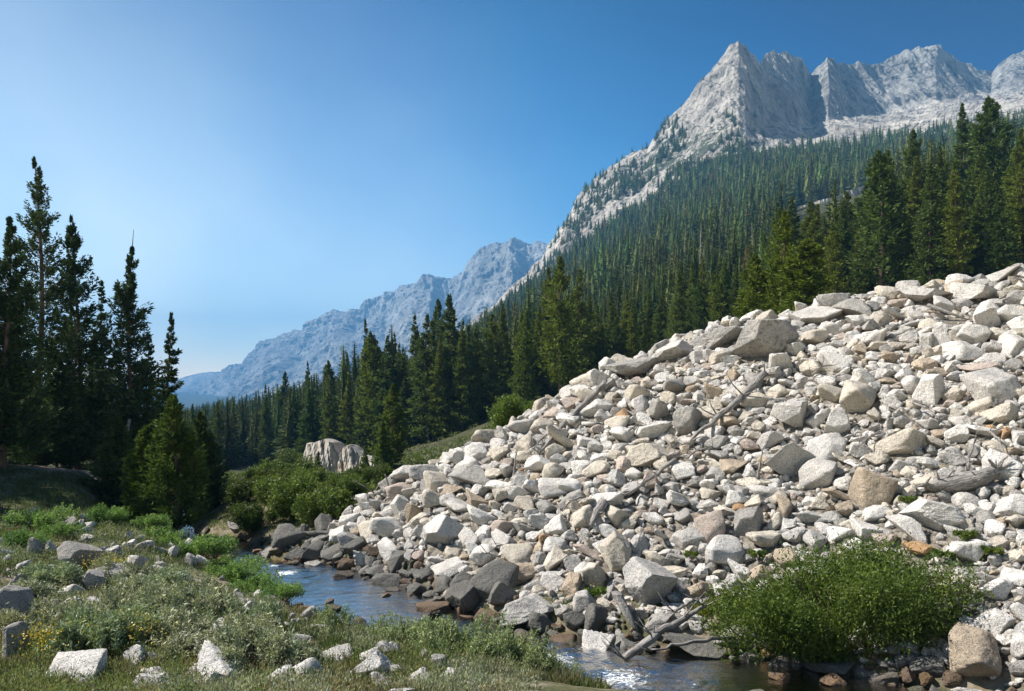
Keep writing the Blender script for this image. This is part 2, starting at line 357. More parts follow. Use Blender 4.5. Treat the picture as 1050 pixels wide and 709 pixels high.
TA = np.array([-0.330, -0.244, -0.181, -0.131, -0.094, -0.031, 0.019, 0.069, 0.119, 0.169, 0.219, 0.269, 0.331, 0.381, 0.444, 0.519, 0.581, 0.64, 0.80, 1.3])
TV = np.array([565, 550, 516, 492, 480, 455, 430, 408, 384, 369, 349, 336, 329, 319, 307, 299, 294, 283, 262, 240])   # crest rows
TY = np.array([28.6, 29.0, 28.8, 28.5, 28.3, 28.8, 29.6, 30.4, 31.1, 31.8, 32.4, 32.4, 32.0, 31.6, 30.8, 30.2, 30.2, 30.2, 29, 26])
TB = np.array([28.0, 26.6, 25.0, 23.0, 21.9, 20.5, 19.6, 19.0, 18.6, 18.3, 17.9, 17.4, 17.1, 16.7, 16.1, 15.2, 14.4, 13.8, 12.2, 9.0])
TZ = (VH-TV)/F*TY
def talus(a, y):
    yb, yc, zc = np.interp(a, TA, TB), np.interp(a, TA, TY), np.interp(a, TA, TZ)
    t = (y-yb)/(yc-yb)
    tt = np.clip(t, 0, 1); up = -6.15+(zc+6.15)*(tt+0.05*np.sin(np.pi*tt))
    z = np.where(t < 0, -6.15+t*3, np.where(t > 1, zc-0.02*(y-yc)-0.018*(y-yc)**2, up))
    edge = sst(-0.345, -0.30, a); z = np.where(a < -0.30, -7+(z+7)*edge, z)
    return z, t
CU = np.array([-700, -200, 0, 150, 250, 350, 450, 525, 600, 700, 800, 900, 1000, 1100, 1600])
CY = np.array([45, 100, 200, 400, 700, 1100, 2500, 10000.])
CV = np.array([[480, 490, 500, 508, 514, 518, 506, 486, 448, 398, 370, 352, 335, 322, 290],
               [440, 455, 470, 486, 492, 486, 466, 440, 412, 376, 346, 322, 300, 285, 240],
               [400, 420, 445, 474, 480, 470, 438, 408, 374, 332, 300, 272, 248, 232, 175],
               [370, 380, 410, 446, 460, 446, 408, 370, 326, 286, 256, 230, 202, 184, 122],
               [350, 360, 400, 432, 446, 430, 390, 346, 298, 248, 210, 190, 166, 146, 90],
               [350, 360, 400, 430, 448, 432, 378, 318, 260, 198, 166, 154, 142, 126, 80],
               [390, 395, 410, 425, 430, 420, 380, 345, 320, 290, 270, 250, 240, 230, 200],
               [400]*15], float)
def farground(a, y):
    u = UC+F*a; ly = np.log(np.clip(y, 45, 10000)); L = np.log(CY)
    k = np.clip(np.searchsorted(L, ly)-1, 0, len(L)-2); f = (ly-L[k])/(L[k+1]-L[k]); f = f*f*(3-2*f)*0.5+f*0.5
    rows = np.stack([np.interp(u, CU, r) for r in CV]); flat = rows.reshape(len(CY), -1); kk = k.ravel(); idx = np.arange(flat.shape[1])
    v = flat[kk, idx]*(1-f.ravel())+flat[kk+1, idx]*f.ravel(); v = v.reshape(np.shape(a))
    return (VH-v)/F*np.clip(y, 45, 1e9)
def ground(x, y, detail=True):
    x = np.asarray(x, float); y = np.asarray(y, float); a = x/np.maximum(y, 1.0)
    zl = np.interp(y, [0, 4, 8, 12, 16, 22, 30, 45], [-1.6, -2.5, -3.75, -4.7, -5.05, -5.3, -5.6, -5.9])
    zl = zl+0.055*np.clip(-x-10, 0, 40)+0.05*np.clip(-x-14, 0, 12)*sst(26, 34, y)+0.02*np.clip(-x-3, 0, 10)
    zl = zl+0.13*fbm(x*0.35, y*0.35, None, 3, 3)
    w = sst(36, 56, y); far = farground(a, y)
    z = zl*(1-w)+far*w
    d, wz = river(x, y)
    near = sst(120, 60, y)
    bank = wz-0.45*sst(0, -1.2, d)-0.1+0.5*sst(-0.2, 0.6, d)
    s = sst(0.2, 3.2, d)
    z = np.where(y < 150, (bank*(1-s)+z*s)*near+z*(1-near), z)
    T, tt = talus(a, y)
    right = (a > -0.335)&(y > 8)&(tt < 2.5)
    on = right&(T > z)&(tt > -0.25)&(d > -0.3)
    z = np.where(on, np.maximum(T, z), z)
    tf = np.where(on&(tt < 2.2), 1.0, 0.0)
    if detail:
        amp = 0.05+0.10*tf+np.where(y > 60, np.clip((y-60)*0.006, 0, 5), 0)
        fr_ = np.where(y > 60, 0.05, 0.9)
        z = z+amp*fbm(x*fr_, y*fr_, None, 4, 9)*sst(-0.6, 0.4, d)
    return z, tf, d
def gz(x, y): return float(ground(np.array([x]), np.array([y]))[0][0])
YM = np.concatenate([np.arange(6, 60, 0.12), np.geomspace(60, 1500, 500)])
def hit(u, v):
    z = ground((u-UC)/F*YM, YM)[0]; r = (VH-v)/F*YM
    k = np.argmax(z >= r); return float(YM[k]) if (z >= r).any() else 60.0

ys = np.concatenate([np.geomspace(1.5, 60, 330)[:-1], np.geomspace(60, 8500, 170)])
aa = np.concatenate([np.linspace(-1.3, -0.75, 50)[:-1], np.linspace(-0.75, 0.75, 480), np.linspace(0.75, 1.3, 50)[1:]])
A_, Y_ = np.meshgrid(aa, ys); X_ = A_*Y_
Z_, TF_, D_ = ground(X_, Y_)
def gridfaces(nr, nc):
    i = np.arange(nr-1)[:, None]*nc; j = np.arange(nc-1)[None, :]
    return np.stack([i+j, i+j+1, i+nc+j+1, i+nc+j], -1).reshape(-1, 4)
frst = sst(34, 60, Y_)
pth = np.exp(-((X_+0.58*Y_-0.2*np.sin(Y_*0.3))/0.9)**2)*sst(36, 39, Y_)*sst(48, 44, Y_)
pth = np.maximum(pth, np.exp(-((X_+22.2)**2/2.5+(Y_-41.5)**2/3.0)))
gme = mesh('ground', np.stack([X_, Y_, Z_], -1).reshape(-1, 3), gridfaces(len(ys), len(aa)), M_GROUND, True,
           {'talus': TF_.ravel(), 'forest': frst.ravel(), 'bed': sst(0.35, -0.1, D_).ravel()*(Y_.ravel() < 150), 'path': pth.ravel()})
tag(obj('ground', gme), kind='structure')

# stream surface
q = np.linspace(-1, 1, 15); Tn = np.gradient(RD[:, :2], axis=0); Tn = unit(Tn); Nn = np.stack([-Tn[:, 1], Tn[:, 0]], 1)
keep = RD[:, 1] < 120; RDk, RWk, Nk, Qk = RD[keep], RDW[keep], Nn[keep], RQ[keep]
nfine = 4
idx = np.linspace(0, len(RDk)-1, len(RDk)*nfine)
C3 = np.stack([np.interp(idx, np.arange(len(RDk)), RDk[:, k]) for k in range(3)], 1)
Wd = np.interp(idx, np.arange(len(RDk)), RWk)+0.5; N2 = np.stack([np.interp(idx, np.arange(len(RDk)), Nk[:, k]) for k in range(2)], 1)
qq = np.linspace(-1, 1, 41)
VX = C3[:, None, 0]+N2[:, None, 0]*Wd[:, None]*qq; VY = C3[:, None, 1]+N2[:, None, 1]*Wd[:, None]*qq
VZ = C3[:, None, 2]+0*VX
FOAM = [(-7.2, 24.9, 0.75, 0.5), (-8.0, 26.2, 0.6, 0.42), (-1.5, 18.3, 0.9, 0.42), (-0.2, 17.1, 0.8, 0.40), (0.9, 16.6, 1.0, 0.48), (2.2, 15.6, 1.2, 0.46), (1.6, 17.3, 0.7, 0.4), (3.6, 15.2, .8, .36),
        (-11.2, 31.0, 0.8, 0.35), (-14, 38, 1.2, 0.3), (2.8, 16.9, 0.5, 0.35)]
FM = np.zeros_like(VX)
for fx, fy, fr_, fs in FOAM: FM = np.maximum(FM, fs*np.exp(-((VX-fx)**2+(VY-fy)**2)/fr_**2))
VZ = VZ+0.02*fbm(VX*2.2, VY*2.2, None, 3, 5)+0.10*FM*fbm(VX*5, VY*5, None, 3, 8)
wme = mesh('water', np.stack([VX, VY, VZ], -1).reshape(-1, 3), gridfaces(*VX.shape), M_WATER, True, {'foam': FM.ravel()})
tag(obj('water', wme), kind='structure')

# ------------------------------------------------------------------ mountains
def relief(name, mat, ctrl, nu, ns, seed, amp, fx, crag, base_drop=0.25, extra=None, tone=None):
    """ctrl rows: (u, [(v,Y) from base to skyline]); a real surface in depth, with a back slope"""
    us = np.array([c[0] for c in ctrl], float); K = len(ctrl[0][1])
    U = np.linspace(us[0], us[-1], nu)
    Vc = np.stack([np.interp(U, us, [c[1][k][0] for c in ctrl]) for k in range(K)]); Yc = np.stack([np.interp(U, us, [c[1][k][1] for c in ctrl]) for k in range(K)])
    s = np.linspace(0, K-1, ns); k = np.minimum(s.astype(int), K-2); f = (s-k)[:, None]
    VV = Vc[k]*(1-f)+Vc[k+1]*f; YY = Yc[k]*(1-f)+Yc[k+1]*f
    UU = np.tile(U, (ns, 1))
    X = (UU-UC)/F*YY; Z = (VH-VV)/F*YY
    scale = YY/1500.
    w = np.clip(s/(K-1)*3, 0, 1)[:, None]
    n1 = ridged(X*fx+Z*fx*0.18, Z*fx*0.22+YY*fx*0.2, None, 6, seed); n2 = facet(X*fx*1.6, YY*fx*.6, Z*fx*1.3, 5, seed+5)
    n3 = facet(X*fx*2.6+Z*fx*0.9, YY*fx, Z*fx*0.8, 5, seed+31)
    D = amp*(0.95*n1+0.30*n2+crag*0.22*n3)*w
    YY2 = YY-D; X = X-0.25*D
    Z2 = Z+0.15*amp*(n2+0.6*n3)*w
    # back slope
    nb = 6; bx = np.repeat(X[-1:], nb, 0); by = YY2[-1:]+np.linspace(0.05, 1, nb)[:, None]*YY[-1:]*0.35; bz = Z2[-1:]-np.linspace(0.03, 1, nb)[:, None]*(np.abs(Z2[-1:])*0.9+100)
    X = np.vstack([X, bx]); Y = np.vstack([YY2, by]); Z = np.vstack([Z2, bz])
    sc = extra(np.tile(U, (ns+nb, 1)), np.vstack([VV, np.repeat(VV[-1:], nb, 0)])) if extra else np.zeros_like(X)
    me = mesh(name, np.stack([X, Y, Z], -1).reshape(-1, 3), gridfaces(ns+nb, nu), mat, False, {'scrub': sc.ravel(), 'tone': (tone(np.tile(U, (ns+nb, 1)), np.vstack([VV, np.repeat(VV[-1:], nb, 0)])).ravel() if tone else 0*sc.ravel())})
    o = tag(obj(name, me), kind='structure')
    return X, Y, Z, sc, ns

# pale, smoke-dimmed ridge at the end of the valley
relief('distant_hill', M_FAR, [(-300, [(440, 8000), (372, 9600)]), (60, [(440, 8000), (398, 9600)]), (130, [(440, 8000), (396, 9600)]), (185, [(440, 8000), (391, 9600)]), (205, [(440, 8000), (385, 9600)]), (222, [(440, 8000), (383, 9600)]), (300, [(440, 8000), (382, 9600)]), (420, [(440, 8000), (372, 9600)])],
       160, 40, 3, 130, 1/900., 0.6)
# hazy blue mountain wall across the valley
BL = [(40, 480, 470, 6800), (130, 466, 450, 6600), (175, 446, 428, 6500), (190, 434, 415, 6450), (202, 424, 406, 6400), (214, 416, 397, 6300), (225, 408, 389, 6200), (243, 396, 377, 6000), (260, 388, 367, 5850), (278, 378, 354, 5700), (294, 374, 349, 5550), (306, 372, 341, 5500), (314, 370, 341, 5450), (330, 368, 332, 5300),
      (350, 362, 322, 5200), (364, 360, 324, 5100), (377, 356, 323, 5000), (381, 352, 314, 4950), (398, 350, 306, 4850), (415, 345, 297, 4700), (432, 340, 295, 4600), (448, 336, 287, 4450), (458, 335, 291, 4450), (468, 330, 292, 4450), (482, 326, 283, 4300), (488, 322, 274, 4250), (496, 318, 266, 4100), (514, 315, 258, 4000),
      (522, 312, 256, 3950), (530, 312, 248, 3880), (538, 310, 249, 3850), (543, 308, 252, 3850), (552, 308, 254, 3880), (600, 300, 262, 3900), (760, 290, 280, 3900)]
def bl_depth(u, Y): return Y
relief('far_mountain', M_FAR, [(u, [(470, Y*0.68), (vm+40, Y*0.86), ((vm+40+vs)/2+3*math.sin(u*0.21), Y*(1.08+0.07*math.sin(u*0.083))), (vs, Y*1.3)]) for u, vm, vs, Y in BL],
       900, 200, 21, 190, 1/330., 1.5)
# granite peak and serrated ridge above the forest
B = [  # u, sky v, sky Y, wall-foot v, wall-foot Y, mid v, mid Y
    (470, 345, 1150, 352, 1120, 360, 1080), (500, 322, 1180, 334, 1140, 345, 1080), (525, 299, 1220, 316, 1160, 335, 1080), (545, 276, 1250, 300, 1170, 320, 1080), (560, 262, 1270, 285, 1180, 308, 1080),
    (572, 245, 1290, 272, 1190, 298, 1080), (585, 218, 1310, 255, 1200, 288, 1085), (600, 195, 1330, 240, 1200, 276, 1085), (615, 182, 1345, 228, 1200, 265, 1090), (640, 168, 1370, 215, 1200, 250, 1090),
    (664, 154, 1390, 205, 1200, 236, 1090), (673, 146, 1400, 198, 1200, 230, 1090), (682, 132, 1410, 190, 1200, 226, 1090), (700, 113, 1425, 178, 1200, 216, 1090), (720, 90, 1440, 165, 1195, 208, 1090),
    (736, 72, 1450, 155, 1190, 200, 1085), (748, 54, 1455, 150, 1185, 197, 1080), (757, 46, 1455, 146, 1180, 194, 1080), (764, 52, 1475, 142, 1190, 190, 1080), (772, 62, 1510, 138, 1230, 188, 1080),
    (780, 68, 1560, 134, 1290, 186, 1080), (784, 62, 1640, 132, 1340, 184, 1080), (800, 61, 1720, 131, 1420, 182, 1080), (812, 63, 1760, 132, 1500, 180, 1080), (822, 68, 1800, 133, 1560, 178, 1075),
    (831, 80, 1850, 133, 1600, 177, 1070), (839, 70, 1825, 131, 1580, 176, 1065), (848, 61, 1810, 129, 1565, 175, 1060), (858, 63, 1865, 126, 1590, 174, 1055), (870, 67, 1950, 123, 1680, 172, 1050),
    (888, 70, 2020, 122, 1760, 170, 1045), (905, 68, 2060, 121, 1800, 168, 1040), (915, 62, 2060, 119, 1800, 167, 1035), (930, 55, 2050, 117, 1790, 165, 1030), (945, 53, 2060, 114, 1800, 162, 1020),
    (958, 50, 2070, 110, 1800, 160, 1010), (972, 58, 2120, 106, 1840, 156, 1000), (988, 70, 2180, 102, 1900, 154, 990), (1004, 77, 2250, 100, 1980, 150, 985), (1014, 79, 2300, 99, 2020, 148, 980),
    (1022, 70, 2250, 98, 1990, 147, 975), (1037, 60, 2240, 96, 1960, 145, 970), (1060, 50, 2240, 92, 1960, 142, 960), (1120, 60, 2300, 90, 2000, 135, 940), (1300, 40, 2400, 80, 2000, 120, 900)]
def scrub_map(U, V):
    a = np.exp(-((U-712)/62)**2-((V-168)/32)**2)*0.17+np.exp(-((U-650)/45)**2-((V-205)/24)**2)*0.05
    a = a+0.20*sst(0, 1, (V-np.interp(U, [500, 600, 700, 780, 1100], [350, 262, 190, 160, 150]))/25.)
    a = a+0.05*np.exp(-((U-600)/60)**2)
    return a
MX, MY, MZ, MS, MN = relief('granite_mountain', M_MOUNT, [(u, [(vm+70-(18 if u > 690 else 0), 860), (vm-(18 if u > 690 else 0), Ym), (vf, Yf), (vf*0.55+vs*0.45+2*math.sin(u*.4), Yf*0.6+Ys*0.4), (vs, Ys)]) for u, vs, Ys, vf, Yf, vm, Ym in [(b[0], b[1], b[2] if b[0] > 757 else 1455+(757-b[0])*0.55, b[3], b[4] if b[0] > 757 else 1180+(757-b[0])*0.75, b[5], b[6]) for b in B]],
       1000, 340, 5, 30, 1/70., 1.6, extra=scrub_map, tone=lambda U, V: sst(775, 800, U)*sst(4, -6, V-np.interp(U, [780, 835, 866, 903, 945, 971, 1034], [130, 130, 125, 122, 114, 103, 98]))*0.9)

# ------------------------------------------------------------------ rocks
def icosphere(sub):
    me = bpy.data.meshes.new('tmp'); import bmesh
    bm = bmesh.new(); bmesh.ops.create_icosphere(bm, subdivisions=sub, radius=1); bm.to_mesh(me); bm.free()
    V = np.array([v.co[:] for v in me.vertices]); Fc = np.array([p.vertices[:] for p in me.polygons]); bpy.data.meshes.remove(me); return V, Fc
ICO = {k: icosphere(k) for k in (2, 3, 4, 5, 6)}
def rock_shape(seed, sub, p=26, npl=13, rough=0.035):
    q = np.random.default_rng(seed); V, Fc = ICO[sub]
    n = unit(q.normal(size=(npl, 3))); d = q.uniform(0.50, 0.95, npl)
    ax = unit(q.normal(size=(3, 3))); n = np.vstack([n, ax, -ax]); d = np.concatenate([d, np.full(6, 0.95)])
    c = np.maximum(V@n.T, 0)/d; r = (c**p).sum(1)**(-1/p)
    r = r*(1+rough*1.6*fbm(V[:, 0]*1.6+seed, V[:, 1]*1.6, V[:, 2]*1.6, 3, seed)+rough*0.9*ridged(V[:, 0]*4, V[:, 1]*4+seed, V[:, 2]*4, 4, seed+3)*(1 if sub > 3 else .5))
    W_ = V*r[:, None]; W_ -= (W_.max(0)+W_.min(0))/2; W_ /= np.abs(W_).max(0)       # fills the unit box
    return W_, Fc
PROTO = {}
def proto(i, sub, ang=True):
    k = (i, sub, ang)
    if k not in PROTO:
        V, Fc = rock_shape(i*7+1, sub, 90 if ang else 14, 7 if ang else 16)
        PROTO[k] = mesh('boulder', V, Fc, M_ROCK, True)
    return PROTO[k]
CLR = {'white': (0.66, 0.635, 0.595), 'pale grey': (0.55, 0.525, 0.49), 'cream': (0.58, 0.525, 0.44), 'grey': (0.36, 0.345, 0.32), 'tan': (0.45, 0.37, 0.28), 'pinkish': (0.49, 0.41, 0.355),
       'orange': (0.48, 0.30, 0.16), 'dark grey': (0.17, 0.165, 0.15), 'brown': (0.16, 0.115, 0.08)}
GT = 'boulders of the talus slope'; GB = 'rocks along the stream'; GM = 'rocks among the scrub of the left bank'
placed = []         # (x, y, r) of everything large, for spacing
landmarks = []      # (u, v, phrase)
nrk = 0
def boulder(x, y, z, sx, sy, sz, colr, label, group, yaw=None, tilt=(0, 0), lichen=0.2, sub=5, ang=True, sid=None):
    global nrk
    nrk += 1; sid = nrk % 22 if sid is None else sid
    o = obj('boulder', proto(sid, sub, ang), None, (x, y, z), (tilt[0], tilt[1], R.uniform(-.35, .35) if yaw is None else yaw), (sx, sy, sz))
    c = np.array(CLR[colr])*R.uniform(0.92, 1.08); o.color = (*c, 1-lichen)
    tag(o, label, 'boulder', group); return o
def hand(u, v, w, h, colr, label, group=GT, lm=None, tilt=0.0, lichen=0.15, ang=True, dep=0.9, sid=None, yaw=None):
    Y = hit(u, v+h*0.30); x, _, z = P(u, v, Y); sx = w/2*Y/F*1.06; sz = h/2*Y/F*1.10
    boulder(x, Y+sx*0.1, z, sx, max(sx, sz)*dep, sz, colr, label, group, tilt=(R.uniform(-.1, .1), tilt), lichen=lichen, ang=ang, sub=6 if w > 44 else 5, sid=sid, yaw=yaw)
    placed.append((x, Y, sx*0.95))
    if lm: landmarks.append((u, v, lm))
HT = [
 (782, 351, 56, 50, 'grey', 'large grey lichen-speckled block on the crest, dark overhang at its foot', 'lichen-speckled crest block', -0.35, 0.75, True),
 (737, 346, 58, 22, 'grey', 'long grey lichened slab along the crest left of the overhanging block', 'long lichened crest slab', -0.3, 0.6, True),
 (692, 361, 46, 20, 'pale grey', 'weathered grey slab where the crest line steps down to the left', 'weathered step slab', -0.3, 0.5, True),
 (648, 378, 46, 24, 'grey', 'grey lichened slab near the top end of the upper dead trunk', None, -0.4, 0.55, True),
 (838, 324, 44, 22, 'pale grey', 'pale grey slab on the crest just right of the lichen-speckled block', None, -0.1, 0.4, True),
 (872, 318, 36, 22, 'grey', 'grey lichened block on the crest above the cream rounded boulder', None, -0.2, 0.5, True),
 (1006, 298, 50, 22, 'pale grey', 'wide flat-topped pale block on the crest at the right', 'flat-topped crest block', -0.12, 0.35, True),
 (1026, 283, 40, 14, 'pale grey', 'topmost thin slab of the talus in the upper right corner', None, -0.15, 0.35, True),
 (952, 302, 52, 18, 'pale grey', 'broad lichened slab on the crest left of the flat-topped block', None, -0.1, 0.5, True),
 (1012, 330, 32, 26, 'white', 'bright white dark-flecked block below the flat-topped crest block', 'bright white flecked block', 0, 0.25, True),
 (978, 322, 32, 28, 'pale grey', 'speckled block with a tan underside left of the bright white block', None, -0.3, 0.4, True),
 (957, 336, 24, 18, 'cream', 'small rounded cream block under the broad crest slab', None, 0, 0.1, False),
 (1018, 399, 44, 42, 'pale grey', 'large pale square-faced block at the right edge of the slope', 'square-faced right edge block', 0, 0.1, True),
 (1026, 424, 32, 24, 'cream', 'cream wedge directly beneath the large square-faced block', None, 0.1, 0.05, True),
 (1004, 379, 38, 18, 'pinkish', 'pinkish flat wedge just above the square-faced block', None, -0.3, 0.05, True),
 (950, 402, 34, 32, 'white', 'white block with a shaded right face mid slope at the right', 'white shaded-face block', -0.4, 0.05, True),
 (884, 408, 42, 34, 'cream', 'cream rounded boulder with a smooth pale face high on the slope', 'cream rounded upper boulder', 0.1, 0.08, False),
 (814, 427, 46, 34, 'pale grey', 'pale cracked boulder right of the long grey dead trunk', 'pale cracked boulder', -0.3, 0.15, True),
 (860, 433, 30, 28, 'white', 'white angular boulder just below left of the cream rounded boulder', None, 0.2, 0.05, True),
 (708, 434, 32, 30, 'grey', 'grey rounded boulder left of the middle of the long dead trunk', 'grey rounded boulder', 0, 0.35, False),
 (840, 489, 42, 30, 'pale grey', 'pale oblong boulder left of the big tan rounded boulder', None, -0.3, 0.15, False),
 (895, 500, 40, 40, 'tan', 'big tan rounded boulder standing alone low on the right slope', 'big tan rounded boulder', 0, 0.05, False),
 (955, 530, 54, 34, 'white', 'big white boulder with a dark front face below the root mass', 'big white dark-faced boulder', 0, 0.05, True),
 (922, 452, 56, 28, 'cream', 'long speckled cream boulder right of centre of the slope', 'long speckled cream boulder', -0.15, 0.3, False),
 (984, 448, 25, 24, 'white', 'small square white block right of the long speckled boulder', None, 0, 0.05, True),
 (1010, 443, 30, 14, 'white', 'flat white slab left of the right edge under the cream wedge', None, 0, 0.1, True),
 (1028, 481, 26, 38, 'white', 'tall white boulder cut by the right edge of the view', None, 0, 0.12, True),
 (930, 544, 36, 24, 'pale grey', 'pale flat boulder between the white dark-faced boulder and the bush', None, 0.1, 0.05, True),
 (893, 541, 34, 24, 'white', 'white tilted slab above the top of the big green bush', None, -0.3, 0.05, True),
 (859, 549, 30, 24, 'white', 'triangular bluish white block touching the top of the green bush', None, 0.3, 0.03, True),
 (946, 562, 34, 16, 'orange', 'orange brown wedge beneath the big white dark-faced boulder', None, -0.15, 0.05, True),
 (815, 474, 52, 36, 'pale grey', 'large pale pointed boulder in the middle of the right slope', 'large pale pointed boulder', -0.4, 0.05, True),
 (860, 510, 26, 18, 'tan', 'small tan block just left beneath the big tan rounded boulder', None, -0.2, 0.03, False),
 (753, 479, 32, 18, 'tan', 'tan brown wedge below the lower end of the long trunk', None, 0.1, 0.05, True),
 (699, 484, 26, 20, 'white', 'white squarish block at the foot of the long dead trunk', None, 0.1, 0.05, True),
 (743, 568, 38, 34, 'white', 'smooth white egg-shaped boulder above the grassy green clump', 'smooth white egg-shaped boulder', -0.15, 0.04, False),
 (729, 543, 30, 34, 'pinkish', 'pinkish rounded boulder above the white egg-shaped one', 'pinkish rounded boulder', -0.1, 0.05, False),
 (763, 539, 42, 30, 'grey', 'grey slab tilted on edge right of the pinkish rounded boulder', None, -0.7, 0.1, True),
 (806, 522, 24, 30, 'tan', 'tan wedge leaning above the tilted grey slab', None, -0.5, 0.1, True),
 (665, 604, 54, 54, 'pale grey', 'largest grey boulder low on the slope, its right face in deep shade', 'largest grey low boulder', 0.15, 0.3, True),
 (542, 623, 72, 27, 'pale grey', 'long flat dark-bellied slab lying just above the water', 'long flat waterside slab', -0.18, 0.35, True),
 (611, 593, 34, 27, 'cream', 'cream square block left of the largest grey boulder', None, 0.35, 0.05, True),
 (586, 602, 22, 28, 'tan', 'tan block with green lichen on its left neighbour near the stream', None, 0.1, 0.1, True),
 (568, 600, 26, 20, 'pale grey', 'green-tinged pale block left of the tan waterside block', None, 0.1, 0.2, True),
 (630, 568, 34, 42, 'cream', 'tall cream boulder leaning up slope of the cream square block', 'tall cream leaning boulder', 0.3, 0.08, True),
 (651, 590, 22, 22, 'tan', 'tan speckled block wedged above the largest grey boulder', None, 0.2, 0.2, True),
 (455, 547, 52, 36, 'white', 'large flat white slab with dark cracks above the pool', 'large cracked white slab', -0.35, 0.06, True),
 (493, 532, 28, 24, 'white', 'white angular block right of the large cracked slab', None, 0.1, 0.05, True),
 (481, 555, 18, 26, 'pale grey', 'narrow greenish grey block on the right edge of the cracked slab', None, -0.2, 0.1, True),
 (482, 492, 40, 28, 'grey', 'large grey boulder with a shaded flank on the left crest', 'shaded grey left crest boulder', -0.35, 0.4, True),
 (491, 512, 24, 22, 'tan', 'tan yellow block just below the shaded grey crest boulder', None, -0.3, 0.05, True),
 (622, 514, 30, 26, 'white', 'split white boulder in the middle of the left slope', 'split white boulder', 0.4, 0.04, True),
 (490, 566, 24, 20, 'white', 'white block below right of the large cracked slab', None, 0, 0.08, True),
 (535, 591, 34, 22, 'tan', 'brownish rounded block above the long waterside slab', None, -0.05, 0.3, False),
 (604, 569, 28, 20, 'pinkish', 'pinkish cream block beside the dark little root', None, -0.1, 0.1, False),
 (570, 575, 22, 26, 'cream', 'upright cream boulder above the green-tinged pale block', None, 0.3, 0.1, True),
 (460, 585, 34, 18, 'pale grey', 'flat pale boulder between cracked slab and the dark waterside rocks', None, -0.3, 0.1, True),
 (779, 588, 30, 20, 'tan', 'tan block at the left shoulder of the big green bush', None, -0.1, 0.05, True),
 (758, 586, 20, 22, 'white', 'white knobbly block above the grassy clump', None, 0, 0.05, True),
 (1015, 639, 38, 30, 'white', 'white boulder right of the bush above the tan corner boulder', 'white boulder by the bush', 0.1, 0.05, True),
 (1005, 673, 62, 52, 'tan', 'big tan lichened boulder in the lower right corner', 'big tan corner boulder', -0.2, 0.25, False),
 (612, 482, 30, 16, 'cream', 'cream slab below the lower end of the upper dead trunk', None, -0.2, 0.1, False),
 (668, 466, 52, 26, 'cream', 'broad ridged cream boulder left of the lower part of the long trunk', 'broad ridged cream boulder', -0.2, 0.15, True),
 (548, 500, 24, 18, 'white', 'white block below the upper dead trunk in the left slope', None, -0.2, 0.08, True),
 (346, 552, 32, 18, 'white', 'white pointed boulder at the lower left tip of the slope', 'white left tip boulder', -0.4, 0.05, True),
 (378, 545, 34, 20, 'cream', 'cream slab right of the white boulder at the left tip', None, -0.3, 0.08, True),
 (410, 520, 20, 24, 'white', 'white upright block near the bare pole on the left slope', None, 0.1, 0.05, True),
 (423, 525, 18, 20, 'tan', 'tan cube beside the upright white block on the left slope', None, -0.3, 0.05, True),
]
for u, v, w, h, c_, lab, lm, tl, li, an in HT: hand(u, v, w, h, c_, lab, GT, lm, tl, li, an)
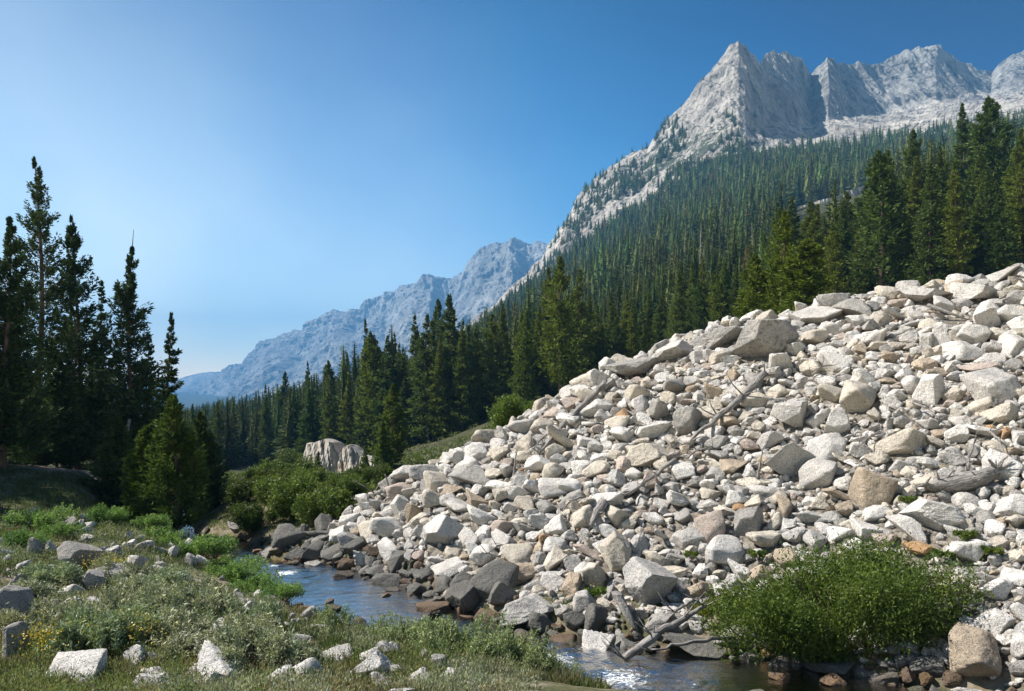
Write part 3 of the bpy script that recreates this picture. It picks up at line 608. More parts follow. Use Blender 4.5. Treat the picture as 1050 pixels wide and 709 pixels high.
HB = [
 (477, 616, 46, 38, 'dark grey', 'large dark boulder on the right bank of the pool', 'large dark pool boulder', 0.1, 0.3, True),
 (447, 628, 34, 28, 'brown', 'dark wet brown boulder at the pool outlet', None, -0.4, 0.1, True),
 (470, 640, 34, 16, 'brown', 'low wet brown rock below the large dark pool boulder', None, 0, 0, False),
 (497, 632, 24, 12, 'brown', 'flat wet brown rock under the left end of the waterside slab', None, 0, 0, False),
 (530, 641, 24, 22, 'dark grey', 'dark round stone beneath the left half of the waterside slab', None, 0, 0.2, False),
 (555, 640, 28, 24, 'dark grey', 'dark round stone beneath the right half of the waterside slab', None, 0, 0.3, False),
 (590, 636, 26, 18, 'dark grey', 'dark stone right of the waterside slab at the water', None, 0, 0.2, False),
 (612, 636, 30, 30, 'dark grey', 'dark rounded boulder left of the crusted upright waterside boulder', None, 0, 0.35, False),
 (641, 628, 26, 34, 'grey', 'grey crusted upright boulder at the water below the largest grey boulder', None, 0, 0.45, False),
 (614, 667, 38, 32, 'white', 'pale faceted boulder standing in the rapids beside the driftwood log', 'pale faceted boulder in the rapids', -0.2, 0.1, True),
 (579, 659, 32, 14, 'brown', 'flat wet brown rock left of the pale boulder in the rapids', None, 0, 0, False),
 (754, 651, 46, 24, 'grey', 'grey speckled flat-topped block under the grassy clump', 'grey flat-topped streamside block', 0, 0.5, True),
 (714, 666, 58, 28, 'dark grey', 'dark humped boulder at the water right of the driftwood log', None, -0.1, 0.3, True),
 (672, 640, 38, 16, 'grey', 'grey ledge stone behind the driftwood log', None, -0.4, 0.3, True),
 (690, 655, 26, 14, 'dark grey', 'dark stone under the driftwood log', None, -0.1, 0.3, True),
 (800, 656, 44, 22, 'grey', 'grey crusted boulder at the lower left of the big bush', None, 0.1, 0.5, False),
 (786, 671, 14, 12, 'orange', 'small orange stone at the water under the bush', None, 0, 0, True),
 (858, 684, 60, 14, 'dark grey', 'dark wet boulder in the shade below the big bush', None, 0, 0.3, False),
 (952, 684, 34, 18, 'dark grey', 'dark glinting rock at the water right below the bush', None, 0, 0.3, True),
 (397, 600, 32, 22, 'dark grey', 'dark triangular boulder jutting into the right side of the pool', None, -0.2, 0.25, True),
 (411, 611, 20, 10, 'grey', 'pale-topped low stone at the pool edge beneath the dark triangular one', None, 0, 0.1, True),
 (430, 605, 26, 16, 'dark grey', 'dark wet stone on the pool bank right of the triangular boulder', None, 0, 0.2, True),
 (324, 581, 26, 11, 'grey', 'grey flat stone beside the white water at the head of the pool', 'grey stone by the white water', 0.1, 0.2, True),
 (282, 590, 20, 15, 'white', 'pale boulder left of the white water at the head of the pool', None, 0.1, 0.1, True),
 (287, 599, 16, 9, 'white', 'small white stone at the left rim of the pool', None, 0.1, 0.05, True),
 (316, 611, 35, 10, 'grey', 'flat grey slab lying across the left side of the pool', 'flat slab in the pool', -0.05, 0.2, True),
 (299, 619, 22, 10, 'dark grey', 'dark wet stone at the left pool rim below the flat slab', None, 0, 0.1, True),
 (337, 632, 22, 10, 'brown', 'brown stone near the bottom left of the pool', None, 0, 0.1, True),
 (314, 628, 26, 8, 'dark grey', 'long dark stone along the lower left pool rim', None, 0, 0.1, True),
 (270, 578, 16, 8, 'brown', 'small reddish brown stone where the channel narrows', None, 0, 0.1, True),
 (300, 562, 30, 14, 'dark grey', 'dark grey boulder on the far bank above the channel', None, -0.3, 0.3, True),
 (262, 558, 22, 12, 'brown', 'reddish brown rock on the far bank of the narrow channel', None, 0, 0.1, True),
 (340, 568, 26, 12, 'dark grey', 'dark slab at the foot of the white boulder at the left tip', None, -0.3, 0.2, True),
 (250, 549, 18, 10, 'brown', 'brown stone at the tail of the visible channel', None, 0, .1, True), (240, 541, 16, 10, 'grey', 'grey stone above the tail of the channel', None, 0, .2, True), (276, 566, 18, 10, 'grey', 'small grey stone under the low channel willow', None, 0, .2, True),
 (254, 532, 14, 10, 'pale grey', 'pale stone by the stream under the green willow thicket', None, 0, 0.1, True),
]
for u, v, w, h, c_, lab, lm, tl, li, an in HB: hand(u, v, w, h, c_, lab, GB, lm, tl, li, an)
HM = [
 (80, 572, 40, 24, 'grey', 'large grey rock in the tree shade at the top of the scrub'), (113, 590, 50, 17, 'grey', 'long flat grey rock half in shade behind the yellow flowers'),
 (57, 588, 20, 16, 'white', 'white knobbly rock left of the flower clump'), (134, 577, 24, 11, 'white', 'white rough rock at the edge of the tree shadow'),
 (162, 585, 14, 8, 'white', 'small white rock in the green grass right of the shadow'), (95, 597, 26, 20, 'grey', 'craggy pale rock in front of the long flat grey rock'),
 (73, 605, 28, 12, 'white', 'flat white rock left beneath the craggy one'), (78, 620, 22, 13, 'white', 'white wedge rock above the broad low slab'),
 (108, 625, 42, 12, 'white', 'broad low white slab in the middle of the sage'), (183, 617, 24, 16, 'white', 'pyramid-shaped white rock alone in the grass'),
 (175, 646, 52, 15, 'white', 'long ledge of white rock with a dark front'), (204, 657, 17, 13, 'white', 'white lump at the right end of the long ledge'),
 (17, 620, 24, 32, 'grey', 'dark grey boulder at the left edge of the view'), (55, 624, 24, 16, 'grey', 'shaded grey rock under the sage right of the edge boulder'),
 (36, 638, 28, 10, 'pale grey', 'flat tilted pale rock low at the left'), (15, 664, 20, 34, 'grey', 'lower shaded boulder on the left edge'),
 (42, 662, 40, 10, 'white', 'thin white slab above the yellow flowering clump at lower left'), (75, 690, 58, 22, 'white', 'big white boulder at the bottom left corner'),
 (160, 691, 40, 16, 'white', 'low white rock at the bottom between two big boulders'), (221, 686, 52, 30, 'white', 'big smooth white boulder at the bottom edge left of centre'),
 (312, 690, 38, 24, 'white', 'white pointed boulder with a grey front at the bottom edge'), (380, 688, 42, 24, 'white', 'bright white dome-shaped boulder at the bottom edge'),
 (338, 675, 44, 10, 'pale grey', 'low pale rock behind the two bright bottom boulders'), (284, 661, 18, 8, 'white', 'small white rock above the bottom boulders'),
 (303, 657, 26, 11, 'pale grey', 'flaky pale rock in the willow scrub by the pool'), (265, 642, 10, 8, 'white', 'tiny white stone in the dry brown patch'),
 (284, 639, 10, 10, 'white', 'tiny upright pale stone near the pool scrub'), (208, 598, 12, 6, 'white', 'small pale stone in the dense green willows')]
for u, v, w, h, c_, lab in HM: hand(u, v+h*0.1, w*1.05, h*1.35, c_, lab, GM, None, R.uniform(-.15, .15), 0.25 if c_ == 'white' else 0.4, R.random() < .7 and w > h*1.2)
NHAND = len(HT)+len(HB)+len(HM)

# dart throwing over the talus: large first, then ever smaller ones between
cell = 0.5; gridd = {}
def gadd(x, y, r):
    gridd.setdefault((int(x//cell), int(y//cell)), []).append((x, y, r))
big_far = []
for x, y, r in placed: gadd(x, y, r); big_far.append((x, y, r))
BF = np.array(big_far)
def gfree(x, y, r, k, rmax):
    if (np.hypot(BF[:, 0]-x, (BF[:, 1]-y)) < k*(BF[:, 2]*0.9+r)).any(): return False
    n = int((rmax+r)//cell)+1; cx, cy = int(x//cell), int(y//cell)
    for i in range(cx-n, cx+n+1):
        for j in range(cy-n, cy+n+1):
            for (a, b, c) in gridd.get((i, j), ()):
                if (a-x)**2+(b-y)**2 < (k*(c+r))**2: return False
    return True
auto = []
steps = [(0.55, 110), (0.45, 300), (0.38, 700), (0.32, 1500), (0.265, 2800), (0.22, 4500), (0.18, 6500), (0.145, 9000), (0.12, 12000), (0.10, 14000)]
for r0, n in steps:
    n = int(n*1.3); ca = rng.uniform(-0.335, 1.12, n); f = rng.uniform(-0.08, 1.10, n)
    yb, yc = np.interp(ca, TA, TB), np.interp(ca, TA, TY); yy = yb+f*(yc-yb); xx = ca*yy
    keepd = (river(xx, yy)[0] > -0.15)
    for x, y, ff_, k in zip(xx, yy, f, keepd):
        if not k: continue
        r = r0*R.uniform(0.85, 1.15)*(0.72+0.40*(y/26.0-0.5))
        patch = vn(np.array([x*0.25]), np.array([y*0.25]), None, 77)[0]
        if r0 > 0.3 and patch < -0.25 and R.random() < .6: continue
        if gfree(x, y, r, 0.70 if r0 > 0.2 else 0.70, 0.75): gadd(x, y, r); auto.append((x, y, r, ff_))
auto = np.array(auto)
AZ, _, AD = ground(auto[:, 0], auto[:, 1])
pxs = auto[:, 2]/auto[:, 1]*F
order = np.argsort(-pxs); NIND = 300-NHAND
names = list(CLR); dirs = ['left of', 'right of', 'above', 'below']
used_labels = set()
def near_label(u, v, size, colr, shape, lms):
    best = sorted(lms, key=lambda l: (l[0]-u)**2+((l[1]-v)*1.3)**2)
    for word in ('', 'a little further '):
        for l in best[:9]:
            du, dv = u-l[0], v-l[1]
            if abs(du) > abs(dv)*1.6: d = 'right of' if du > 0 else 'left of'
            elif abs(dv) > abs(du)*1.6: d = 'below' if dv > 0 else 'above'
            else: d = ('lower ' if dv > 0 else 'upper ')+('right of' if du > 0 else 'left of')
            far = math.hypot(du, dv)
            pre = 'just ' if far < 38 else ('' if far < 75 else 'well ')
            s = f'{size} {colr} {shape} {word}{pre}{d} the {l[2]}'
            if s not in used_labels and len(s.split()) <= 16: used_labels.add(s); return s
    return s
rub = Acc(); rubp = [rock_shape(900+i, 3, 60, 9) for i in range(14)]; rubs = [rock_shape(930+i, 2, 60, 8) for i in range(14)]
def rub_color(zz, wet, x, y):
    if wet: return np.array(CLR['dark grey' if R.random() < .7 else 'brown'])*R.uniform(0.7, 1.6)
    k = R.choices(['white', 'pale grey', 'cream', 'grey', 'tan', 'pinkish', 'orange'], [32, 30, 20, 9, 4, 5, 0.7])[0]
    return np.array(CLR[k])*R.uniform(0.85, 1.1)
def rotm(): return np.array(Euler((R.uniform(0, 6.28), R.uniform(0, 6.28), R.uniform(0, 6.28))).to_matrix())
nind = 0
for n, i in enumerate(order):
    x, y, r, ff_ = auto[i]; z = AZ[i]; d = AD[i]
    wet = z < -5.62 and R.random() < 0.9*min(1, (-5.2-z)*2.2); crest = ff_ > 0.93
    if nind < NIND and x/y < 0.665 and pix(x, y, z)[1] < 725:
        nind += 1
        k = 'dark grey' if wet else R.choices(['white', 'pale grey', 'cream', 'grey', 'tan', 'pinkish'], [32, 30, 20, 10, 4, 4])[0]
        s = np.array([R.uniform(0.95, 1.45), R.uniform(0.85, 1.15), R.uniform(0.6, 0.95)])*r
        zz = z+s[2]*0.42; u, v = pix(x, y, zz); px = r/y*F
        size = 'large' if px > 15 else ('medium' if px > 11.5 else 'small'); an = R.random() < .88
        lab = near_label(u, v, size, k if k != 'dark grey' else 'dark wet', 'angular boulder' if an else 'rounded boulder', landmarks)
        boulder(x, y, zz, *s, k, lab, GB if wet else GT, yaw=R.uniform(0, 6.28), tilt=(R.uniform(-.5, .3), R.uniform(-.45, .3)), lichen=(0.5 if crest else R.choice([0.02, 0.1, 0.2, 0.4])), sub=4, ang=an)
    else:
        V, Fc = (R.choice(rubp) if r > 0.17 else R.choice(rubs))
        s = np.array([R.uniform(0.9, 1.5), R.uniform(0.8, 1.25), R.uniform(0.55, 1.0)])*r
        Mx = rotm(); rt = np.array(Euler((R.uniform(-.5, .3), R.uniform(-.5, .3), R.uniform(0, 6.28))).to_matrix())
        W_ = ((V@Mx.T)*s)@rt.T+np.array([x, y, z+s[2]*R.uniform(0.15, 0.6)])
        rub.add(W_, Fc, rub_color(z, wet, x, y))
# finer rubble everywhere on the slope, cobbles in the bed, loose stones on the banks
def scatter_bank():
    n = 760; y = 10+20*rng.random(n)**1.1; a = rng.uniform(-0.74, -0.05, n); x = a*y; z, tf, d = ground(x, y); pn = fbm(x*0.4, y*0.4, None, 3, 88)
    for x_, y_, z_, d_, p_, t_ in zip(x, y, z, d, pn, tf):
        if d_ < 0.2 or t_ > .5 or p_ < -0.05: continue
        r = 0.05+0.20*R.random()**2.2; V, Fc = R.choice(rubp if r > .12 else rubs); s = np.array([R.uniform(1, 1.5), R.uniform(0.8, 1.2), R.uniform(0.5, 0.85)])*r
        rub.add((V*s)@rotm().T+np.array([x_, y_, z_+r*0.45]), Fc, np.array(CLR[R.choice(['white', 'white', 'white', 'pale grey', 'grey'])])*R.uniform(.8, 1.05))
    for i in range(95):      # stones breaking the surface of the stream
        k = R.randrange(30, int(np.sum(RD[:, 1] < 33))); w = R.choice([-1, 1])*R.uniform(.35, 1.05)*RDW[k]; r = R.uniform(.08, .26); V, Fc = R.choice(rubp)
        s = np.array([1.4, 1.0, .6])*r; p = np.array([RD[k, 0]+Nn[k, 0]*w, RD[k, 1]+Nn[k, 1]*w, RD[k, 2]+r*0.12]); rt = np.array(Euler((R.uniform(-.3, .3), R.uniform(-.3, .3), R.uniform(0, 6))).to_matrix())
        rub.add((V*s)@rt.T+p, Fc, np.array(R.choice([(.12, .10, .08), (.16, .14, .12), (.20, .13, .08)])))
def scatter_small(n, rmin, rmax, where, bed=False):
    if where == 'talus':
        ca = rng.uniform(-0.335, 0.78, n); f = rng.uniform(-0.06, 1.12, n); yb, yc = np.interp(ca, TA, TB), np.interp(ca, TA, TY); y = yb+f*(yc-yb); x = ca*y
    elif where == 'bed':
        k = rng.integers(0, np.sum(RD[:, 1] < 45), n); w = rng.uniform(-1.15, 1.15, n)*RDW[k]; x = RD[k, 0]+Nn[k, 0]*w+rng.normal(0, .2, n); y = RD[k, 1]+Nn[k, 1]*w
    z, tf, d = ground(x, y)
    for x_, y_, z_, d_ in zip(x, y, z, d):
        if where == 'talus' and d_ < -0.1: continue
        r = rmin+(rmax-rmin)*R.random()**2; V, Fc = R.choice(rubs)
        s = np.array([R.uniform(0.9, 1.3), R.uniform(0.8, 1.1), R.uniform(0.5, 0.9)])*r; rt = rotm()
        if where == 'bed': c = np.array(R.choice([(0.16, 0.11, 0.06), (0.10, 0.10, 0.07), (0.24, 0.20, 0.14), (0.07, 0.075, 0.05)]))
        else: c = rub_color(z_, z_ < -5.6, x_, y_)
        rub.add((V*s)@rt.T+np.array([x_, y_, z_+r*0.2]), Fc, c)
scatter_small(3800, 0.05, 0.13, 'talus'); scatter_small(900, 0.06, 0.24, 'bed'); scatter_bank()
ob = obj('rubble', rub.mesh('rubble', M_RUBBLE)); tag(ob, 'pale granite rubble filling the gaps between the boulders of the talus', 'rubble', kind='stuff')

# ------------------------------------------------------------------ conifers
def conifer(name, h, rw, nb, ns, ln, wd, seed, style='fir', mat=None, cb=0.08, leader=0.0, lean=(0, 0), gap=0.1, power=0.95, lowtaper=0.15):
    q = np.random.default_rng(seed)
    def axis(t): return np.stack([lean[0]*(t-t**2*0.5)*h*0.3+0.012*h*np.sin(t*5+seed), lean[1]*(t-t*t*.5)*h*0.3+0.01*h*np.cos(t*4+seed)-0.01*h, t*h], -1)
    tt = np.linspace(-0.02, 1, 14); tr = Acc(); hh = 1.0-leader
    V, Fc = tube(axis(tt), 0.0125*h*(1-tt)**0.85+0.012, 7); tr.add(V, Fc)
    t = cb+(1-cb)*q.random(nb)**1.05; t = np.sort(t)*1.0; t = t*hh
    prof = np.clip(((hh-t)/(hh-cb*hh)), 0, 1)**power; low = np.clip((t/hh-cb)/lowtaper+0.55, 0, 1)
    L = rw*prof*low*q.uniform(0.55, 1.15, nb); az = q.uniform(0, 2*np.pi, nb)
    L *= 1+0.28*vn(np.cos(az)*1.3+seed, np.sin(az)*1.3, t*9, seed)
    L = np.where(q.random(nb) < gap, L*0.45, L)+0.05
    slope = np.where(style == 'fir', -0.32+0.55*t, -0.10+0.6*t)*1.0+q.normal(0, .12, nb)
    curve = 0.30 if style == 'fir' else 0.45
    dx = np.stack([np.cos(az), np.sin(az)], 1); a0 = axis(t)
    for b in range(0, nb, 1 if nb < 500 else 2):          # woody branches
        if ns < 25: break
        s = np.array([0, 0.5, 0.95]); pp = np.zeros((3, 3)); pp[:, :2] = a0[b, :2]+dx[b]*(L[b]*s)[:, None]; pp[:, 2] = a0[b, 2]+L[b]*(slope[b]*s+curve*s*s)
        V, Fc = tube(pp, [0.016+0.004*L[b], 0.012, 0.005], 3, cap=False); tr.add(V, Fc)
    e = 0.75 if style == 'fir' else 0.55
    s = q.random((nb, ns))**e; s = 0.12+0.9*s
    Ls = L[:, None]*s; pos = np.zeros((nb, ns, 3))
    pos[..., :2] = a0[:, None, :2]+dx[:, None, :]*Ls[..., None]; pos[..., 2] = a0[:, None, 2]+Ls*(slope[:, None]+curve*s)
    side = np.stack([-dx[:, 1], dx[:, 0]], 1)[:, None, :]; sw = q.normal(0, 1, (nb, ns))*(0.22 if style == 'fir' else 0.20)*L[:, None]*np.sqrt(s)*np.clip(1.25-s, 0.35, 1)
    pos[..., :2] += side*sw[..., None]; pos[..., 2] += q.normal(0, 1, (nb, ns))*(0.045 if style == 'fir' else 0.10)*(L[:, None]+0.4)
    d = np.zeros_like(pos); d[..., :2] = dx[:, None, :]*0.8+side*np.sign(sw)[..., None]*0.6
    d[..., 2] = 0.15 if style == 'fir' else 0.55
    d = unit(d+q.normal(0, 0.42 if style == 'fir' else 0.55, d.shape))
    n = nb*ns; sc_ = q.uniform(0.6, 1.25, n)*np.repeat(np.clip(0.30+0.7*L/(0.42*rw), 0.3, 1), ns)
    V, Fc = diamonds(pos.reshape(-1, 3), d.reshape(-1, 3), ln*sc_, wd*np.sqrt(sc_), q)
    # leader tuft
    k = 14; tp = axis(hh*(1-0.06*q.random(k))); dd = unit(np.array([0, 0, 0.9])+q.normal(0, .28, (k, 3)))
    V2, F2 = diamonds(tp, dd, ln*0.8, wd*0.6, q)
    ac = Acc(); ac.add(V, Fc); ac.add(V2, F2)
    return tr.mesh('trunk', M_BARK), ac.mesh('crown', mat or M_NEEDLE)
def plant_tree(name, x, y, z, meshes, label, group, sc=1.0, sxy=None, rz=0.0, tint=None, extra=()):
    r_ = obj(name, None, None, (x, y, z), (0, 0, rz), (sxy or sc, sxy or sc, sc)); tag(r_, label, 'tree', group)
    obj('trunk', meshes[0], r_)
    if len(meshes) > 1:
        c_ = obj('crown', meshes[1], r_); c_.color = (*(tint or (1, 1, 1)), 1)
    return r_

GL = 'conifers of the dark group on the left'
LEFT = [ # u_top, v_top, v_base, Y, half width px, style, leader, label, seed
 (40, 165, 505, 46, 62, 'pine', 0.0, 'tallest dark pine of the left group, top clear against the sky', 11),
 (80, 224, 505, 48, 50, 'pine', 0.0, 'second tallest dark pine, slim top just right of the tallest', 12),
 (108, 289, 500, 52, 22, 'fir', 0.0, 'slender dark conifer between the second pine and the spike-topped one', 13),
 (137, 236, 500, 47, 42, 'pine', 0.075, 'dark pine with a bare spike leader above its crown', 14),
 (174, 322, 505, 50, 24, 'fir', 0.0, 'small-topped slim conifer at the right end of the dark group', 15),
 (8, 225, 520, 38, 48, 'pine', 0.0, 'dark conifer cut by the left edge of the view', 16),
 (70, 232, 500, 58, 22, 'fir', 0.06, 'thin conifer with a dead tip behind the second tallest pine', 17),
 (207, 425, 535, 38.5, 26, 'pine', 0.0, 'dark young pine right of the bright green pair above the stream', 18),
 (22, 300, 505, 60, 40, 'fir', 0.0, 'dark fir deep behind the tallest pine', 19),
 (98, 340, 500, 62, 40, 'fir', 0.0, 'shaded fir filling the gap behind the slender conifer', 20),
 (152, 345, 500, 60, 36, 'fir', 0.0, 'shaded fir behind the spike-topped pine', 21),
 (60, 370, 510, 44, 40, 'fir', 0.0, 'low dark conifer beneath the second tallest pine', 22),
 (120, 430, 530, 37, 36, 'fir', 0.0, 'bushy black-green young conifer beneath the leaning trunk', 23),
 (-45, 200, 520, 40, 60, 'pine', 0.0, 'dark conifer just outside the left edge', 24),
 (-120, 230, 530, 36, 60, 'pine', 0.0, 'dark conifer outside the left edge', 25)]
SHADE = [(-27.5, 33, 15, 'second conifer outside the left edge'), (-31, 30, 17, 'third conifer outside the left edge'), (-27, 37.5, 14, 'fourth conifer outside the left edge'), (-26, 27.5, 11, 'fifth conifer outside the left edge'), (-33, 35, 18, 'sixth conifer outside the left edge')]
LEFT += [(UC+F*x/y, VH-F*(gz(x, y)+h)/y, 0, y, 78, 'fir', 0.0, lb, 80+int(h)) for x, y, h, lb in SHADE]
for u, v0, v1, Y, hw, st, ld, lab, sd_ in LEFT:
    x = (u-UC)/F*Y; z = gz(x, Y)-0.1; zt = (VH-v0)/F*Y; h = zt-z; rw = hw*Y/F
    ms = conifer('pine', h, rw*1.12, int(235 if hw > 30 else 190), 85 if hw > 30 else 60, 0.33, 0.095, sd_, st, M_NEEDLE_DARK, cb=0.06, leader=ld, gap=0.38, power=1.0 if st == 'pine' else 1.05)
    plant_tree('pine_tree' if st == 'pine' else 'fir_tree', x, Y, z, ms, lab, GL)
# leaning bare trunk in the dark group
xl, Yl = (112-UC)/F*44, 44.0
ltr = Acc(); z0 = gz(xl, Yl)
pts = np.array([P(111, 485, 44), P(119, 468, 44), P(127, 456, 44.3), P(133, 430, 44.6)]); V, Fc = tube(pts, [0.20, 0.16, 0.13, 0.08], 8, 0.15); ltr.add(V, Fc)
tag(obj('leaning_trunk', ltr.mesh('leaning_trunk', M_WOOD, True)), 'bare grey trunk leaning right in the shade of the dark group', 'dead tree')
# the two brighter young pines above the stream
YP = [(180, 408, 552, 31, 40, 'bright green young pine in front of the dark group, right one of a pair', 31), (152, 440, 550, 31.5, 28, 'bright green young pine, left one of the pair', 32)]
for u, v0, v1, Y, hw, lab, sd_ in YP:
    x = (u-UC)/F*Y; z = gz(x, Y)-0.05; h = (VH-v0)/F*Y-z
    ms = conifer('young', h, hw*Y/F, 170, 90, 0.24, 0.07, sd_, 'pine', M_NEEDLE, cb=0.12, gap=0.2, power=0.85, lowtaper=0.3)
    plant_tree('young_pine', x, Y, z, ms, lab, GL, tint=(0.72, 0.80, 0.70))

# forest: prototypes
H0 = 18.0
PR = [conifer('f', H0, 3.1, 300, 30, 0.60, 0.20, 50+i, 'fir', cb=0.05, gap=0.15, power=1.0) for i in range(5)] + [conifer('f', H0, 2.4, 260, 28, 0.55, 0.19, 57+i, 'fir', cb=0.16, gap=0.3, power=0.9) for i in range(3)] + \
     [conifer('f', H0, 3.3, 230, 34, 0.58, 0.22, 60+i, 'pine', cb=0.14, gap=0.2, power=0.82) for i in range(4)]
LM = [(572, 415, 'tallest conifer left of the slope'), (345, 470, 'pale rock outcrop'), (452, 420, 'high spire pair in the valley'), (785, 345, 'lichen-speckled crest block'), (930, 300, 'broad crest slab'),
      (1006, 298, 'flat-topped crest block'), (530, 425, 'round bright shrub on the slope edge'), (660, 365, 'weathered crest steps'), (250, 500, 'hidden bend of the stream'), (810, 300, 'bright green pine on the crest')]
GF = 'conifers of the forest behind the talus'
trees_xy = []
def far_ok(x, y, r):
    if not trees_xy: return True
    A = np.array(trees_xy[-4000:]); return (np.hypot(A[:, 0]-x, A[:, 1]-y) > r).all()
HF = [ # u, v_top, v_base, Y, width scale, tint, proto, label
 (573, 264, 416, 118, 1.15, (1.25, 1.15, 0.8), 8, 'tallest yellow-green conifer standing clear left of the talus crest'),
 (538, 318, 428, 120, 1.1, (1.1, 1.1, 0.9), 0, 'dark green conifer left of the tallest yellow-green one'),
 (462, 304, 455, 170, 0.9, (0.9, 0.92, 0.9), 1, 'right spire of the high pair rising over the valley trees'),
 (448, 308, 455, 176, 0.9, (0.9, 0.92, 0.9), 9, 'left spire of the high pair rising over the valley trees'),
 (375, 328, 470, 190, 0.8, (0.88, 0.90, 0.88), 2, 'lone tall spire against the blue mountain left of centre'),
 (405, 343, 470, 180, 0.9, (0.98, 0.97, 0.88), 3, 'pointed fir between the lone spire and the high pair'),
 (430, 342, 462, 170, 0.9, (0.98, 0.97, 0.88), 4, 'pointed fir just left of the high spire pair'),
 (357, 362, 478, 185, 0.8, (0.88, 0.90, 0.90), 0, 'dark spire just left of the lone tall spire'),
 (336, 370, 480, 185, 1.0, (0.88, 0.90, 0.90), 10, 'dark bushy-topped conifer above the rock outcrop'),
 (315, 372, 482, 200, 0.9, (0.86, 0.88, 0.90), 1, 'dark conifer left of the bushy-topped one'),
 (292, 382, 486, 210, 1.0, (0.86, 0.88, 0.90), 9, 'blunt dark conifer at the left of the valley forest'),
 (272, 395, 488, 200, 0.9, (0.86, 0.88, 0.90), 2, 'dark conifer beneath the foot of the blue mountain'),
 (393, 430, 492, 70, 1.1, (1.1, 1.15, 0.9), 3, 'small conifer standing right of the rock outcrop'),
 (403, 395, 492, 78, 1.0, (1.15, 1.1, 0.8), 8, 'mid-sized conifer growing at the right end of the outcrop'),
 (326, 463, 512, 58, 1.0, (1.0, 1.1, 0.9), 4, 'small slim conifer in front of the outcrop face'),
 (374, 458, 512, 60, 1.0, (1.1, 1.1, 0.8), 1, 'small conifer in front of the right half of the outcrop'),
 (306, 470, 512, 62, 1.0, (0.8, 0.9, 0.8), 2, 'tiny dark conifer at the left foot of the outcrop'),
 (803, 218, 345, 66, 1.2, (1.35, 1.25, 0.7), 8, 'bright yellow-green pine directly behind the lichened crest block'),
 (828, 245, 345, 62, 1.5, (1.3, 1.2, 0.7), 10, 'broad bright green pine right behind the crest centre'),
 (775, 262, 350, 68, 1.2, (1.2, 1.15, 0.75), 9, 'bright green pine left of the bright pair on the crest'),
 (987, 107, 235, 160, 1.0, (0.7, 0.8, 0.8), 0, 'high dark conifer breaking the ridge line near the right edge'),
 (1018, 100, 235, 150, 1.4, (0.7, 0.8, 0.8), 10, 'broad dark conifer topping the hill at the far right'),
 (1002, 130, 240, 150, 1.0, (0.75, 0.85, 0.8), 2, 'dark conifer between the two highest at the right'),
 (937, 135, 270, 150, 1.1, (0.8, 0.85, 0.8), 8, 'tall dark conifer on the shoulder left of the highest right pair'),
 (912, 155, 280, 140, 1.0, (0.8, 0.85, 0.8), 9, 'ragged dark conifer against the pale cirque'),
 (965, 150, 270, 140, 1.0, (0.8, 0.85, 0.8), 3, 'dark conifer under the serrated ridge at the right')]
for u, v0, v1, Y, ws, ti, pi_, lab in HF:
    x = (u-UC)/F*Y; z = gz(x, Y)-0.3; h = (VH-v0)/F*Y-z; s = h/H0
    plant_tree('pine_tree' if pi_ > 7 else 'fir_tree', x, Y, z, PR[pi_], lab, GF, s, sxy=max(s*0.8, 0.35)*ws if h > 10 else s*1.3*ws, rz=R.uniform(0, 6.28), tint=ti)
    trees_xy.append((x, Y))
# bare grey snags
def snag(u, v0, Y, label, lean=0.0):
    x = (u-UC)/F*Y; z = gz(x, Y)-0.2; h = (VH-v0)/F*Y-z; a = Acc()
    V, Fc = tube([(0, 0, 0), (lean*0.3, 0, h*.5), (lean, 0, h)], [0.24, 0.17, 0.04], 7, .2); a.add(V, Fc)
    for k in range(60):
        t_ = R.uniform(.3, .97); an = R.uniform(0, 6.28); L = (1.1-t_)*R.uniform(1.0, 2.4)
        V, Fc = tube([(lean*t_, 0, h*t_), (lean*t_+L*math.cos(an), L*math.sin(an), h*t_-0.1*L)], [.09, .03], 4); a.add(V, Fc)
    r_ = obj('dead_tree', a.mesh('dead_tree', M_SNAG), None, (x, Y, z)); tag(r_, label, 'dead tree', 'dead snags in the forest')
snag(717, 230, 240, 'pale grey dead snag in the middle of the forest slope', 0.6)
snag(772, 228, 250, 'thin grey snag below the pointed summit', -0.3)
snag(957, 172, 130, 'tall bare grey snag among the dark conifers at the right', 0.3)
snag(905, 225, 120, 'grey snag left of the tall bare one at the right', 0.2)
snag(690, 262, 210, 'leaning grey snag left of the pale middle snag', -0.8)
snag(985, 228, 110, 'short pale snag low at the right of the forest', 0.2)

